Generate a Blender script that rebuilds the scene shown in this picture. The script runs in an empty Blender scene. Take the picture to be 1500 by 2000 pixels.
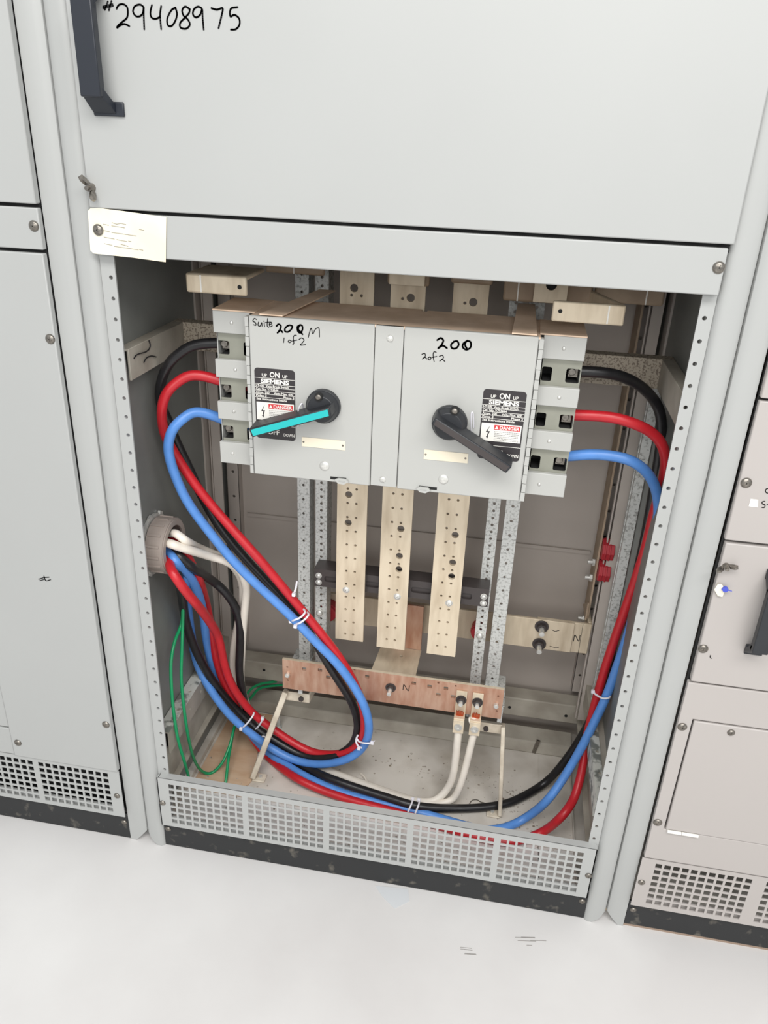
import bpy, bmesh, math, random
from mathutils import Vector, Matrix, Euler
from mathutils.geometry import delaunay_2d_cdt
random.seed(7)
C = bpy.context.scene.collection

# ---------------------------------------------------------------- camera, light, exposure
CAM = [1526.826017, 1.125449, -0.037601, 0.17339, 0.180898, -1.139504, 1.413197]            # focal length in pixels, euler x y z, position
cd = bpy.data.cameras.new('camera'); cam = bpy.data.objects.new('camera', cd); C.objects.link(cam)
cd.sensor_fit = 'VERTICAL'; cd.sensor_height = 32.0; cd.lens = CAM[0] * 32.0 / 2000.0
cd.clip_start = 0.02
cam.location = CAM[4:7]; cam.rotation_euler = Euler(CAM[1:4], 'XYZ')
bpy.context.scene.camera = cam
sc = bpy.context.scene
sc.view_settings.view_transform = 'Standard'; sc.view_settings.look = 'None'
sc.view_settings.gamma = 1.0; sc.view_settings.use_curve_mapping = False
sc.view_settings.exposure = 0.0
w = bpy.data.worlds.new('world'); sc.world = w; w.use_nodes = True
w.node_tree.nodes['Background'].inputs[0].default_value = (0.93, 0.97, 1.0, 1)
w.node_tree.nodes['Background'].inputs[1].default_value = 0.74
def area(name, loc, rot, sx, sy, power, col=(1, 0.985, 0.96)):
    l = bpy.data.lights.new(name, 'AREA'); l.shape = 'RECTANGLE'; l.size = sx; l.size_y = sy; l.energy = power; l.color = col
    o = bpy.data.objects.new(name, l); C.objects.link(o); o.location = loc; o.rotation_euler = rot; return o
area('unseen_area_light', (0.6, -1.9, 3.1), (math.radians(20), 0, 0), 3.0, 0.9, 84)  # stands for the room's overhead lamps, out of view
area('unseen_area_light', (0.8, -6.0, 2.9), (math.radians(68), 0, math.radians(6)), 6.0, 1.6, 140)  # unseen fill light, added to reach in under the cross panel

# ---------------------------------------------------------------- materials
def lin(c):
    return tuple(((v / 255 + 0.055) / 1.055) ** 2.4 if v > 10 else v / 255 / 12.92 for v in c)
def mat(name, rgb, rough=0.5, metal=0.0, var=0.0, scale=8.0, rgb2=None, bump=0.0, bscale=200.0, detail=4.0, lo=0.35, hi=0.65, spec=0.5, stretch=None):
    m = bpy.data.materials.new(name); m.use_nodes = True; nt = m.node_tree; b = nt.nodes['Principled BSDF']
    b.inputs['Roughness'].default_value = rough; b.inputs['Metallic'].default_value = metal
    b.inputs['Specular IOR Level'].default_value = spec
    c1 = lin(rgb)
    tc = nt.nodes.new('ShaderNodeTexCoord')
    src = tc.outputs['Object']
    if stretch:
        mp = nt.nodes.new('ShaderNodeMapping'); mp.inputs['Scale'].default_value = stretch
        nt.links.new(src, mp.inputs[0]); src = mp.outputs[0]
    if rgb2 or var:
        c2 = lin(rgb2) if rgb2 else tuple(v * (1 - var) for v in c1)
        n = nt.nodes.new('ShaderNodeTexNoise'); n.inputs['Scale'].default_value = scale; n.inputs['Detail'].default_value = detail
        nt.links.new(src, n.inputs['Vector'])
        r = nt.nodes.new('ShaderNodeValToRGB'); r.color_ramp.elements[0].position = lo; r.color_ramp.elements[1].position = hi
        r.color_ramp.elements[0].color = (*c1, 1); r.color_ramp.elements[1].color = (*c2, 1)
        nt.links.new(n.outputs['Fac'], r.inputs[0]); nt.links.new(r.outputs[0], b.inputs['Base Color'])
    else:
        b.inputs['Base Color'].default_value = (*c1, 1)
    if bump:
        n2 = nt.nodes.new('ShaderNodeTexNoise'); n2.inputs['Scale'].default_value = bscale
        nt.links.new(src, n2.inputs['Vector'])
        bp_ = nt.nodes.new('ShaderNodeBump'); bp_.inputs['Strength'].default_value = bump; bp_.inputs['Distance'].default_value = 0.001
        nt.links.new(n2.outputs['Fac'], bp_.inputs['Height']); nt.links.new(bp_.outputs[0], b.inputs['Normal'])
    return m
M = {}
M['paint'] = mat('light_grey_paint', (171, 172, 170), 0.38, var=0.03, scale=3)
M['paint_r'] = mat('warm_grey_paint', (177, 171, 167), 0.38, var=0.03, scale=3)
M['inner'] = mat('interior_grey_paint', (184, 175, 167), 0.5, rgb2=(174, 165, 157), scale=5)
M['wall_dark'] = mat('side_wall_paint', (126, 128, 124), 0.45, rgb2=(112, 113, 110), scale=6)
M['beam'] = mat('dusty_beam_paint', (176, 170, 158), 0.6, rgb2=(150, 143, 131), scale=14, detail=8)
M['speck'] = mat('speckled_rail', (176, 165, 148), 0.6, rgb2=(120, 108, 95), scale=260, detail=2, lo=0.5, hi=0.62)
M['pan'] = mat('dusty_floor_pan', (212, 206, 197), 0.75, rgb2=(172, 163, 150), scale=9, detail=12, lo=0.45, hi=0.75)
M['ply'] = mat('brown_board', (190, 156, 126), 0.8, rgb2=(205, 178, 150), scale=10, detail=10, stretch=(1, 3, 1))
M['floor'] = mat('concrete', (220, 218, 216), 0.7, rgb2=(208, 205, 203), scale=2.2, detail=12, bump=0.15, bscale=60)
M['black'] = mat('black_kick_paint', (36, 37, 38), 0.55, rgb2=(104, 99, 90), scale=34, detail=14, lo=0.60, hi=0.76)
M['blackplastic'] = mat('black_plastic', (42, 44, 48), 0.42, var=0.2, scale=30)
M['blackmetal'] = mat('navy_black_handle', (34, 38, 46), 0.38)
M['teal'] = mat('teal_insert', (30, 178, 178), 0.35)
M['screw'] = mat('dark_zinc', (150, 144, 136), 0.3, 0.9, var=0.4, scale=200)
M['zinc'] = mat('bright_zinc', (226, 225, 220), 0.35, 0.5, var=0.25, scale=120)
M['galv'] = mat('galvanised_steel', (208, 209, 206), 0.5, 0.35, rgb2=(150, 150, 146), scale=190, detail=5, lo=0.5, hi=0.68)
M['tin'] = mat('tin_plated_copper', (218, 203, 179), 0.5, 0.2, rgb2=(192, 175, 150), scale=16, detail=9, stretch=(3, 1, .6), lo=0.42, hi=0.72)
M['tin_dusty'] = mat('dusty_plated_copper', (172, 152, 130), 0.65, 0.1, rgb2=(150, 130, 110), scale=18, detail=8)
M['copper'] = mat('bare_copper', (206, 170, 148), 0.4, 0.45, rgb2=(184, 136, 112), scale=18, detail=6, stretch=(3.2, 1, .8))
M['brightcu'] = mat('copper_strands', (205, 92, 52), 0.3, 0.8)
M['dust'] = mat('dusty_top', (234, 208, 184), 0.85, rgb2=(218, 190, 164), scale=24, detail=8)
M['cover'] = mat('switch_cover_paint', (180, 180, 176), 0.36, var=0.02, scale=4)
M['lugplate'] = mat('greenish_steel', (152, 152, 140), 0.42, 0.3, var=0.1, scale=30)
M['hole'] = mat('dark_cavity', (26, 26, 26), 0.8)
M['ink'] = mat('marker_ink', (26, 26, 28), 0.6)
M['label'] = mat('label_black', (48, 44, 46), 0.5)
M['white'] = mat('label_white', (232, 229, 222), 0.6)
M['red_l'] = mat('label_red', (206, 58, 62), 0.5)
M['cream'] = mat('cream_plate', (232, 222, 200), 0.5)
M['tag'] = mat('manila_tag', (238, 233, 214), 0.8, rgb2=(234, 222, 196), scale=14)
M['faint'] = mat('faint_print', (158, 152, 138), 0.8)
M['c_red'] = mat('red_cable', (196, 34, 44), 0.36, var=0.12, scale=40)
M['c_blue'] = mat('blue_cable', (88, 142, 214), 0.36, var=0.1, scale=40)
M['c_black'] = mat('black_cable', (34, 33, 35), 0.33, var=0.3, scale=60)
M['c_white'] = mat('white_cable', (234, 226, 214), 0.42, var=0.06, scale=40)
M['c_green'] = mat('green_cable', (20, 148, 92), 0.36, var=0.1, scale=40)
M['tie'] = mat('white_nylon', (228, 226, 232), 0.4)
M['bushing'] = mat('taupe_plastic', (158, 146, 138), 0.45, var=0.08, scale=30)
M['standoff'] = mat('red_standoff', (176, 44, 54), 0.45)
M['umber'] = mat('brown_black_insulator', (64, 58, 57), 0.45)
M['stain'] = mat('stained_angle', (206, 206, 198), 0.55, rgb2=(122, 124, 118), scale=40, detail=8, lo=0.5, hi=0.6)
M['debris'] = mat('debris', (120, 108, 92), 0.8, rgb2=(190, 184, 176), scale=120)
M['film'] = mat('clear_film', (210, 212, 214), 0.35)
M['blue_seal'] = mat('blue_seal', (70, 84, 190), 0.4)
M['scuff'] = mat('scuff_grey', (150, 146, 142), 0.8)
M['bracket'] = mat('cream_flat_bar', (216, 206, 188), 0.55, rgb2=(190, 178, 160), scale=40)
M['pan_lit'] = mat('lit_pan_front', (232, 230, 226), 0.6, rgb2=(196, 190, 182), scale=60, detail=10, lo=0.55, hi=0.75)  # paler pan colour: light falling on the pan front is painted in
M['base_brown'] = mat('brown_strip', (150, 130, 114), 0.8)
M['wood'] = mat('wood_shim', (206, 190, 168), 0.8)

# ---------------------------------------------------------------- mesh helpers
class MB:
    def __init__(s): s.v = []; s.f = []
    def add(s, vs, fs):
        n = len(s.v); s.v += [tuple(v) for v in vs]; s.f += [tuple(i + n for i in f) for f in fs]; return s
    def box(s, x0, x1, y0, y1, z0, z1):
        return s.add([(x0,y0,z0),(x1,y0,z0),(x1,y1,z0),(x0,y1,z0),(x0,y0,z1),(x1,y0,z1),(x1,y1,z1),(x0,y1,z1)],
                     [(0,3,2,1),(4,5,6,7),(0,1,5,4),(1,2,6,5),(2,3,7,6),(3,0,4,7)])
    def obox(s, p0, p1, side, a, b):
        """bar from p0 to p1, width a along 'side', thickness b"""
        p0, p1 = Vector(p0), Vector(p1); d = (p1 - p0).normalized(); u = Vector(side); u = (u - d * u.dot(d)).normalized(); w_ = d.cross(u)
        vs = [p + u * i * a / 2 + w_ * j * b / 2 for p in (p0, p1) for i, j in ((-1,-1),(1,-1),(1,1),(-1,1))]
        return s.add(vs, [(0,3,2,1),(4,5,6,7),(0,1,5,4),(1,2,6,5),(2,3,7,6),(3,0,4,7)])
    def cyl(s, p0, p1, r, n=20, r1=None, cap=True):
        p0, p1 = Vector(p0), Vector(p1); d = (p1 - p0).normalized(); r1 = r if r1 is None else r1
        u = d.orthogonal().normalized(); w_ = d.cross(u)
        vs = []
        for p, rr in ((p0, r), (p1, r1)):
            for i in range(n):
                a = 2 * math.pi * i / n; vs.append(p + u * rr * math.cos(a) + w_ * rr * math.sin(a))
        fs = [(i, (i + 1) % n, n + (i + 1) % n, n + i) for i in range(n)]
        if cap: fs += [tuple(range(n - 1, -1, -1)), tuple(range(n, 2 * n))]
        return s.add(vs, fs)
    def ring(s, c, axis, r_out, r_in, h, n=40):
        c = Vector(c); d = Vector(axis).normalized(); u = d.orthogonal().normalized(); w_ = d.cross(u); vs = []
        for off, rr in ((0, r_out), (h, r_out), (h, r_in), (0, r_in)):
            for i in range(n):
                a = 2 * math.pi * i / n; vs.append(c + d * off + u * rr * math.cos(a) + w_ * rr * math.sin(a))
        fs = []
        for k in range(4):
            for i in range(n):
                j = (i + 1) % n; fs.append((k * n + i, k * n + j, ((k + 1) % 4) * n + j, ((k + 1) % 4) * n + i))
        return s.add(vs, fs)
    def dome(s, c, axis, r, h, n=20, k=4):
        c = Vector(c); d = Vector(axis).normalized(); u = d.orthogonal().normalized(); w_ = d.cross(u); vs = []
        for q in range(k):
            t = math.pi / 2 * q / k; rr = r * math.cos(t); hh = h * math.sin(t)
            for i in range(n):
                a = 2 * math.pi * i / n; vs.append(c + d * hh + u * rr * math.cos(a) + w_ * rr * math.sin(a))
        vs.append(c + d * h); fs = []
        for q in range(k - 1):
            for i in range(n):
                j = (i + 1) % n; fs.append((q * n + i, q * n + j, (q + 1) * n + j, (q + 1) * n + i))
        fs += [((k - 1) * n + i, (k - 1) * n + (i + 1) % n, k * n) for i in range(n)]
        fs.append(tuple(range(n - 1, -1, -1)))
        return s.add(vs, fs)
    def prism(s, prof, z0, z1):
        """closed xy outline extruded along z"""
        n = len(prof)
        return s.add([(x, y, z0) for x, y in prof] + [(x, y, z1) for x, y in prof],
                     [(i, (i + 1) % n, n + (i + 1) % n, n + i) for i in range(n)] + [tuple(range(n - 1, -1, -1)), tuple(range(n, 2 * n))])
    def plate(s, outer, holes, t, f):
        """flat plate in (a,b) coordinates with holes, thickness t; f(a,b,d) -> xyz"""
        loops = [outer] + holes; vs = []; es = []; rng = []
        for lp in loops:
            n0 = len(vs); vs += [Vector(p) for p in lp]; k = len(lp)
            es += [(n0 + i, n0 + (i + 1) % k) for i in range(k)]; rng.append((n0, k))
        rv, re_, rf, ov, oe, of = delaunay_2d_cdt(vs, es, [], 0, 1e-7)
        def inside(p, lp):
            c = False; j = len(lp) - 1
            for i in range(len(lp)):
                a, b = lp[i], lp[j]
                if (a[1] > p[1]) != (b[1] > p[1]) and p[0] < (b[0] - a[0]) * (p[1] - a[1]) / (b[1] - a[1]) + a[0]: c = not c
                j = i
            return c
        bb = [(min(p[0] for p in h), max(p[0] for p in h), min(p[1] for p in h), max(p[1] for p in h), h) for h in holes]
        fs = []
        for t3 in rf:
            c = (rv[t3[0]] + rv[t3[1]] + rv[t3[2]]) / 3
            if not inside(c, outer): continue
            if any(b[0] < c[0] < b[1] and b[2] < c[1] < b[3] and inside(c, b[4]) for b in bb): continue
            fs.append(tuple(t3))
        n = len(rv); o = len(s.v)
        s.v += [tuple(f(p[0], p[1], 0)) for p in rv] + [tuple(f(p[0], p[1], t)) for p in rv]
        s.f += [tuple(i + o for i in t3) for t3 in fs] + [tuple(i + o + n for i in reversed(t3)) for t3 in fs]
        cnt = {}
        for t3 in fs:
            for i in range(3): cnt[(t3[i], t3[(i + 1) % 3])] = 1
        for (a, b) in cnt:
            if (b, a) not in cnt: s.f.append((b + o, a + o, a + o + n, b + o + n))
        return s
    def tube(s, pts, r, n=14, cap=True):
        pts = [Vector(p) for p in pts]; m = len(pts); u = None; vs = []
        for i, p in enumerate(pts):
            d = (pts[min(i + 1, m - 1)] - pts[max(i - 1, 0)]).normalized()
            u = d.orthogonal().normalized() if u is None else (u - d * u.dot(d)).normalized()
            w_ = d.cross(u)
            for k in range(n):
                a = 2 * math.pi * k / n; vs.append(p + (u * math.cos(a) + w_ * math.sin(a)) * r)
        fs = [(i * n + k, i * n + (k + 1) % n, (i + 1) * n + (k + 1) % n, (i + 1) * n + k) for i in range(m - 1) for k in range(n)]
        if cap: fs += [tuple(range(n - 1, -1, -1)), tuple(range((m - 1) * n, m * n))]
        return s.add(vs, fs)
    def build(s, name, m, parent=None, bevel=0, smooth=True, solid=0):
        me = bpy.data.meshes.new(name); me.from_pydata(s.v, [], s.f); me.update()
        b = bmesh.new(); b.from_mesh(me); bmesh.ops.recalc_face_normals(b, faces=b.faces); b.to_mesh(me); b.free()
        if smooth:
            me.polygons.foreach_set('use_smooth', [True] * len(me.polygons)); me.set_sharp_from_angle(angle=0.6)
        me.materials.append(m if not isinstance(m, str) else M[m])
        o = bpy.data.objects.new(name, me); C.objects.link(o)
        if parent: o.parent = parent
        if bevel:
            md = o.modifiers.new('bevel', 'BEVEL'); md.width = bevel; md.segments = 2; md.limit_method = 'ANGLE'; md.angle_limit = 0.9
        return o
def smooth_path(pts, sub=10, it=6):
    P = [Vector(p) for p in pts]; P = [P[0] * 2 - P[1]] + P + [P[-1] * 2 - P[-2]]; out = []
    for i in range(1, len(P) - 2):
        p0, p1, p2, p3 = P[i - 1:i + 3]
        for k in range(sub):
            t = k / sub; out.append(0.5 * ((2 * p1) + (p2 - p0) * t + (2 * p0 - 5 * p1 + 4 * p2 - p3) * t * t + (3 * p1 - p0 - 3 * p2 + p3) * t ** 3))
    out.append(P[-2])
    for _ in range(it * 3):
        out = [out[0]] + [(out[i - 1] + out[i] * 2 + out[i + 1]) / 4 for i in range(1, len(out) - 1)] + [out[-1]]
    return out
def circ(a, b, r, n=12): return [(a + r * math.cos(2 * math.pi * i / n), b + r * math.sin(2 * math.pi * i / n)) for i in range(n)]
def rect(x0, x1, z0, z1): return [(x0, z0), (x1, z0), (x1, z1), (x0, z1)]
def rrect(x0, x1, z0, z1, r, n=4):
    out = []
    for cx, cz, a0 in ((x1 - r, z1 - r, 0), (x0 + r, z1 - r, 90), (x0 + r, z0 + r, 180), (x1 - r, z0 + r, 270)):
        for i in range(n + 1):
            a = math.radians(a0 + 90 * i / n); out.append((cx + r * math.cos(a), cz + r * math.sin(a)))
    return out
def fy(y): return lambda a, b, d: (a, y + d, b)       # front-facing plate, front at y
def fx(x): return lambda a, b, d: (x + d, a, b)       # side plate: a = y, b = z
def fz(z): return lambda a, b, d: (a, b, z + d)
def tag(o, label, cat, group=None, kind=None):
    if label: o['label'] = label
    if cat: o['category'] = cat
    if group: o['group'] = group
    if kind: o['kind'] = kind
    return o
def thing(name, loc, label, cat, group=None):
    o = bpy.data.objects.new(name, None); C.objects.link(o); o.location = loc; o.empty_display_size = 0.05
    o['origin'] = 1; return tag(o, label, cat, group)
_fix = []
def part(mb, name, m, root, **k):
    """mesh given in world coordinates, parented to a root (Empty or mesh) keeping its place"""
    o = mb.build(name, m, root, **k); o.matrix_parent_inverse = world_inv(root); return o
def world_inv(r):
    t = Vector((0, 0, 0))
    while r is not None:
        if r.type == 'EMPTY': t += r.location
        r = r.parent
    return Matrix.Translation(-t)
def sub(mb, name, m, parent, **k):
    """sub-part of a mesh part whose own mesh is in world coordinates"""
    return mb.build(name, m, parent, **k)
def ribbon(mb, pts, w_, y, t=0.0004):
    pts = [Vector(p) for p in pts]
    for a, b in zip(pts, pts[1:]):
        d = (b - a)
        if d.length < 1e-6: continue
        n = Vector((-d.y, d.x)).normalized() * w_ / 2
        q = [a + n, a - n, b - n, b + n]
        mb.add([(p[0], y, p[1]) for p in q] + [(p[0], y - t, p[1]) for p in q], [(0,1,2,3),(7,6,5,4),(0,1,5,4),(1,2,6,5),(2,3,7,6),(3,0,4,7)])
    for p in pts:
        mb.cyl((p[0], y, p[1]), (p[0], y - t, p[1]), w_ / 2, 8)
def curve2(pts, n=5):
    if len(pts) < 3: return pts
    return [(p.x, p.y) for p in [Vector((q[0], q[1])) for q in smooth_path([(a, b, 0) for a, b in pts], n, 0)]]
def handwriting(strokes, w_, y, name, parent, root=None):
    mb = MB()
    for s_ in strokes: ribbon(mb, curve2(s_), w_, y)
    return part(mb, name, 'ink', parent, smooth=False) if root else mb.build(name, 'ink', parent, smooth=False)
def text_mesh(txt, size, x, z, y, bold=0.0, align='LEFT', width=None, slant=0.0):
    cu = bpy.data.curves.new('t', 'FONT'); cu.body = txt; cu.size = size; cu.offset = bold; cu.align_x = align; cu.extrude = 0.00012; cu.resolution_u = 3
    o = bpy.data.objects.new('t', cu); C.objects.link(o)
    bpy.context.view_layer.update(); dg = bpy.context.evaluated_depsgraph_get()
    me = bpy.data.meshes.new_from_object(o.evaluated_get(dg)); vs = [v.co.copy() for v in me.vertices]; fs = [tuple(p.vertices) for p in me.polygons]
    bpy.data.objects.remove(o); bpy.data.meshes.remove(me); bpy.data.curves.remove(cu)
    if width and vs:
        x0 = min(v.x for v in vs); x1 = max(v.x for v in vs); k = width / (x1 - x0)
        for v in vs: v.x = (v.x - (0 if align == 'LEFT' else (x0 + x1) / 2)) * k
    return [(v.x + x, y - v.z, v.y + z + slant * v.x) for v in vs], fs
def screw_mesh(mb, c, axis, r=0.0075, h=0.0032, washer=True):
    c = Vector(c); d = Vector(axis)
    if washer: mb.cyl(c, c + d * 0.0008, r * 1.08, 20)
    mb.dome(c + d * 0.0006, d, r, h, 20)
    u = d.orthogonal().normalized(); w_ = d.cross(u)
    for a in (0.5, 0.5 + math.pi / 2):
        v = u * math.cos(a) + w_ * math.sin(a)
        mb.obox(c + d * (h + 0.0004) - v * r * 0.5, c + d * (h + 0.0004) + v * r * 0.5, d, 0.0012, r * 0.2)
    return mb
def screw(parent, x, y, z, r=0.0075, m='screw', fn=part, name='screw'):
    return fn(screw_mesh(MB(), (x, y, z), (0, -1, 0), r), name, m, parent)
def wing_nut(parent, x, y, z, fn, s=1.0, ang=100.0):
    """hub with two raised rounded wings; ang is the direction of the wings in degrees"""
    a = math.radians(ang); ux, uz = math.cos(a), math.sin(a)
    mb = MB(); mb.cyl((x, y, z), (x, y - 0.010 * s, z), 0.0065 * s, 16, 0.0050 * s); mb.cyl((x, y, z), (x, y - 0.016 * s, z), 0.0030 * s, 12)
    for q in (-1, 1):
        o_ = [(0.004, -0.001), (0.006, -0.011), (0.012, -0.017), (0.0175, -0.016), (0.019, -0.010), (0.013, -0.004), (0.007, -0.001)]
        vs = []
        for t in (-0.0016, 0.0016):
            for r_, d_ in o_: vs.append((x + q * ux * r_ * s - uz * t * s * 1.4, y + d_ * s, z + q * uz * r_ * s + ux * t * s * 1.4))
        n = len(o_); mb.add(vs, [tuple(range(n)), tuple(range(2 * n - 1, n - 1, -1))] + [(k, (k + 1) % n, n + (k + 1) % n, n + k) for k in range(n)])
    return fn(mb, 'wing_nut', 'screw', parent)
def door_handle(parent, x0, x1, y, z0, z1, fn, dx=0.0, m='blackmetal'):
    """D-shaped pull: flat grip standing off the door on two slanted feet; dx is how far the feet reach past the grip"""
    mb = MB(); d = 0.028; f = 0.022
    for zz, s_ in ((z0, 1), (z1, -1)):
        vs = [(x0, y, zz), (x1 + dx, y, zz), (x1 + dx, y, zz + s_ * 0.012), (x0, y, zz + s_ * 0.012),
              (x0, y - d, zz + s_ * f), (x1, y - d, zz + s_ * f), (x1, y - d, zz + s_ * (f + 0.014)), (x0, y - d + 0.0, zz + s_ * (f + 0.014))]
        mb.add(vs, [(0,1,2,3),(4,5,6,7),(0,1,5,4),(1,2,6,5),(2,3,7,6),(3,0,4,7)])
        mb.box(x0, x1 + dx + 0.010, y - 0.004, y, min(zz, zz + s_ * 0.018), max(zz, zz + s_ * 0.018))
    mb.box(x0, x1, y - d - 0.006, y - d + 0.008, z0 + f, z1 - f)
    return fn(mb, 'door_handle', m, parent, bevel=0.0015)

# ---------------------------------------------------------------- floor
b = MB(); b.box(-4, 4, -4, 3, -0.1, 0); tag(b.build('floor', 'floor'), None, None, kind='structure')

# ---------------------------------------------------------------- cabinet building blocks
H = 2.3
def front_post(root, side, x_in, x_seam, flange=True):
    """front corner post: flat face, rolled edge going back to the seam"""
    s = side                                   # +1: seam lies to the right (+x)
    xf = x_in if not flange else x_seam - s * 0.041
    pr_ = [(xf, 0.03), (xf, 0.004), (xf + s * 0.003, -0.001), (xf + s * 0.008, -0.004), (xf + s * 0.016, -0.004)]
    if flange: pr_ += [(x_seam - s * 0.013, -0.002), (x_seam - s * 0.006, 0.0005), (x_seam - s * 0.0015, 0.004), (x_seam, 0.008), (x_seam, 0.05), (xf, 0.05)]
    else: pr_ = [(xf, 0.05), (xf, 0.0), (x_seam - s * 0.026, 0.0), (x_seam - s * 0.014, 0.0008), (x_seam - s * 0.006, 0.003), (x_seam - s * 0.0015, 0.006), (x_seam, 0.010), (x_seam, 0.05)]
    m = MB().prism(pr_, 0.0, H)
    w_cut = 0.018 if flange else 0.026          # the foot of the post is cut off at an angle towards the seam
    m.v = [(x, y, (max(0.0, 0.030 * (1 - abs(x_seam - x) / w_cut)) if z == 0.0 else z)) for x, y, z in m.v]
    mtl = 'paint' if x_seam < 0.49 or s > 0 else 'paint_r'
    p = part(m, 'post', mtl, root)
    if flange:
        x0 = x_in; x1 = xf; hx = s * 0.4350
        z = HOLE_Z[s] + (0.06374 if s > 0 else 0); holes = []
        while z > 0.03: holes.append(circ(hx, z, 0.0032, 10)); z -= 0.03187
        z = HOLE_Z[s] + 0.03187
        f = MB(); f.plate(rect(min(x0, x1), max(x0, x1), 0.0, 1.30), holes, 0.003, fy(0.003))
        fl = part(f, 'perforated_flange', 'paint', root, smooth=False)
    return p
HOLE_Z = {-1: 1.2066, 1: 1.1441}
def vent(root, x0, x1, groups, z0=0.075, z1=0.207, yf=-0.012, open_end=True, m='paint', screws=(), ztop=0.194, flange=True):
    holes = []
    for gx, n in groups:
        for c in range(n):
            for r in range(7):
                hx = gx + c * 0.01625; hz = ztop - r * 0.01625; holes.append(rect(hx - 0.0005, hx + 0.0113, hz - 0.0112, hz + 0.0003))
    v = MB(); v.plate(rect(x0, x1, z0, z1), holes, 0.002, fy(yf))
    if flange:
        v.box(x0 + 0.004, x1 - 0.002, yf + 0.001, yf + 0.017, z1 - 0.002, z1)
        v.box(x0, x0 + 0.002, yf, yf + 0.014, z0, z1); v.box(x1 - 0.002, x1, yf, yf + 0.014, z0, z1)
    v.box(x0 + 0.01, x1 - 0.01, yf + 0.008, yf + 0.010, z0, z0 + 0.022)
    p = part(v, 'vent_panel', m, root, smooth=False)
    for sx, sz in screws: screw(p, sx, yf, sz, 0.0062, fn=sub)
    return p
def kick(root, x0, x1, z1=0.074, screws=(), z0=0.002):
    k = part(MB().box(x0, x1, 0.001, 0.004, z0, z1), 'kick_plate', 'black', root)
    for sx, sz in screws: screw(k, sx, 0.001, sz, 0.006, fn=sub)
    return k
def flat_panel(root, name, x0, x1, z0, z1, y0=-0.012, m='paint', screws=(), d=0.012):
    p = part(MB().box(x0, x1, y0, y0 + d, z0, z1), name, m, root, bevel=0.0018)
    for sx, sz in screws: screw(p, sx, y0, sz, fn=sub)
    return p

XL, XR = -0.492, 0.4875        # seams between the cabinets
# ---------------------------------------------------------------- middle cabinet
cab = thing('switchgear_cabinet', (0, 0.25, 0), 'open middle light grey switchgear cabinet holding the disconnect switches and the thick cables', 'electrical cabinet')
front_post(cab, -1, -0.427, XL + 0.0008); front_post(cab, 1, 0.4265, XR - 0.0008)
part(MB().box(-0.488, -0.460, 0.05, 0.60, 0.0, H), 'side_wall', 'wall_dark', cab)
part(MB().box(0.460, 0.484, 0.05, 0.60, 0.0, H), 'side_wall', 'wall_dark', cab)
rp = MB().box(-0.460, 0.460, 0.50, 0.515, 0.0, H); rp.box(-0.41, 0.405, 0.494, 0.50, 0.574, 0.582)
part(rp, 'rear_panel', 'inner', cab)
part(MB().box(-0.488, 0.484, 0.0, 0.6, H, H + 0.003), 'roof_panel', 'paint', cab)
for s, x in ((-1, -0.436), (1, 0.428)):
    st = MB(); hs = [circ(x, 0.25 + 0.0635 * i, 0.0035, 10) for i in range(16)]
    st.plate(rect(x - 0.014, x + 0.014, 0.2, 1.28), hs, 0.003, fy(0.478)); st.box(x - 0.0145 if s > 0 else x + 0.0125, x - 0.0125 if s > 0 else x + 0.0145, 0.478, 0.5, 0.2, 1.28)
    part(st, 'perforated_strip', 'inner', cab, smooth=False)
    xx = s * 0.436
    cp = MB(); cp.box(xx - 0.010, xx + 0.010, 0.385, 0.389, 0.19, H); cp.box(s * 0.458 - 0.002, s * 0.458 + 0.002, 0.37, 0.41, 0.19, H); cp.box(xx - 0.016, xx - 0.013, 0.389, 0.40, 0.19, H)
    part(cp, 'corner_upright', 'inner', cab)
# floor pan, sill, beams
pn = MB(); pn.box(-0.46, 0.46, 0.012, 0.5, 0.046, 0.050); pn.box(-0.46, -0.445, 0.012, 0.5, 0.05, 0.066); pn.box(0.425, 0.427, 0.012, 0.4, 0.05, 0.062); pn.box(0.3495, 0.351, 0.02, 0.4, 0.0495, 0.0512)
part(pn, 'floor_pan', 'pan', cab)
part(MB().box(-0.444, 0.424, 0.014, 0.118, 0.0502, 0.0512), 'lit_pan_strip', 'pan_lit', cab)  # strip added over the pan so its front looks lit
sl = MB(); sl.add([(-0.44, 0.405, 0.05), (0.43, 0.405, 0.05), (0.43, 0.415, 0.078), (-0.44, 0.415, 0.078), (-0.44, 0.46, 0.088), (0.43, 0.46, 0.088), (-0.44, 0.46, 0.05), (0.43, 0.46, 0.05)],
                  [(0,1,2,3),(3,2,5,4),(6,7,1,0),(4,5,7,6),(0,3,4,6),(1,7,5,2)])
part(sl, 'rear_sill', 'beam', cab, bevel=0.003)
bm_ = MB(); bm_.box(-0.46, 0.455, 0.430, 0.475, 0.138, 0.192)
rb = part(bm_, 'rear_beam', 'beam', cab, bevel=0.003)
for x, z in ((0.268, 0.162), (0.405, 0.160), (-0.36, 0.170), (0.10, 0.165)): sub(MB().cyl((x, 0.431, z), (x, 0.4295, z), 0.004, 12), 'hole', 'hole', rb)
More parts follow.
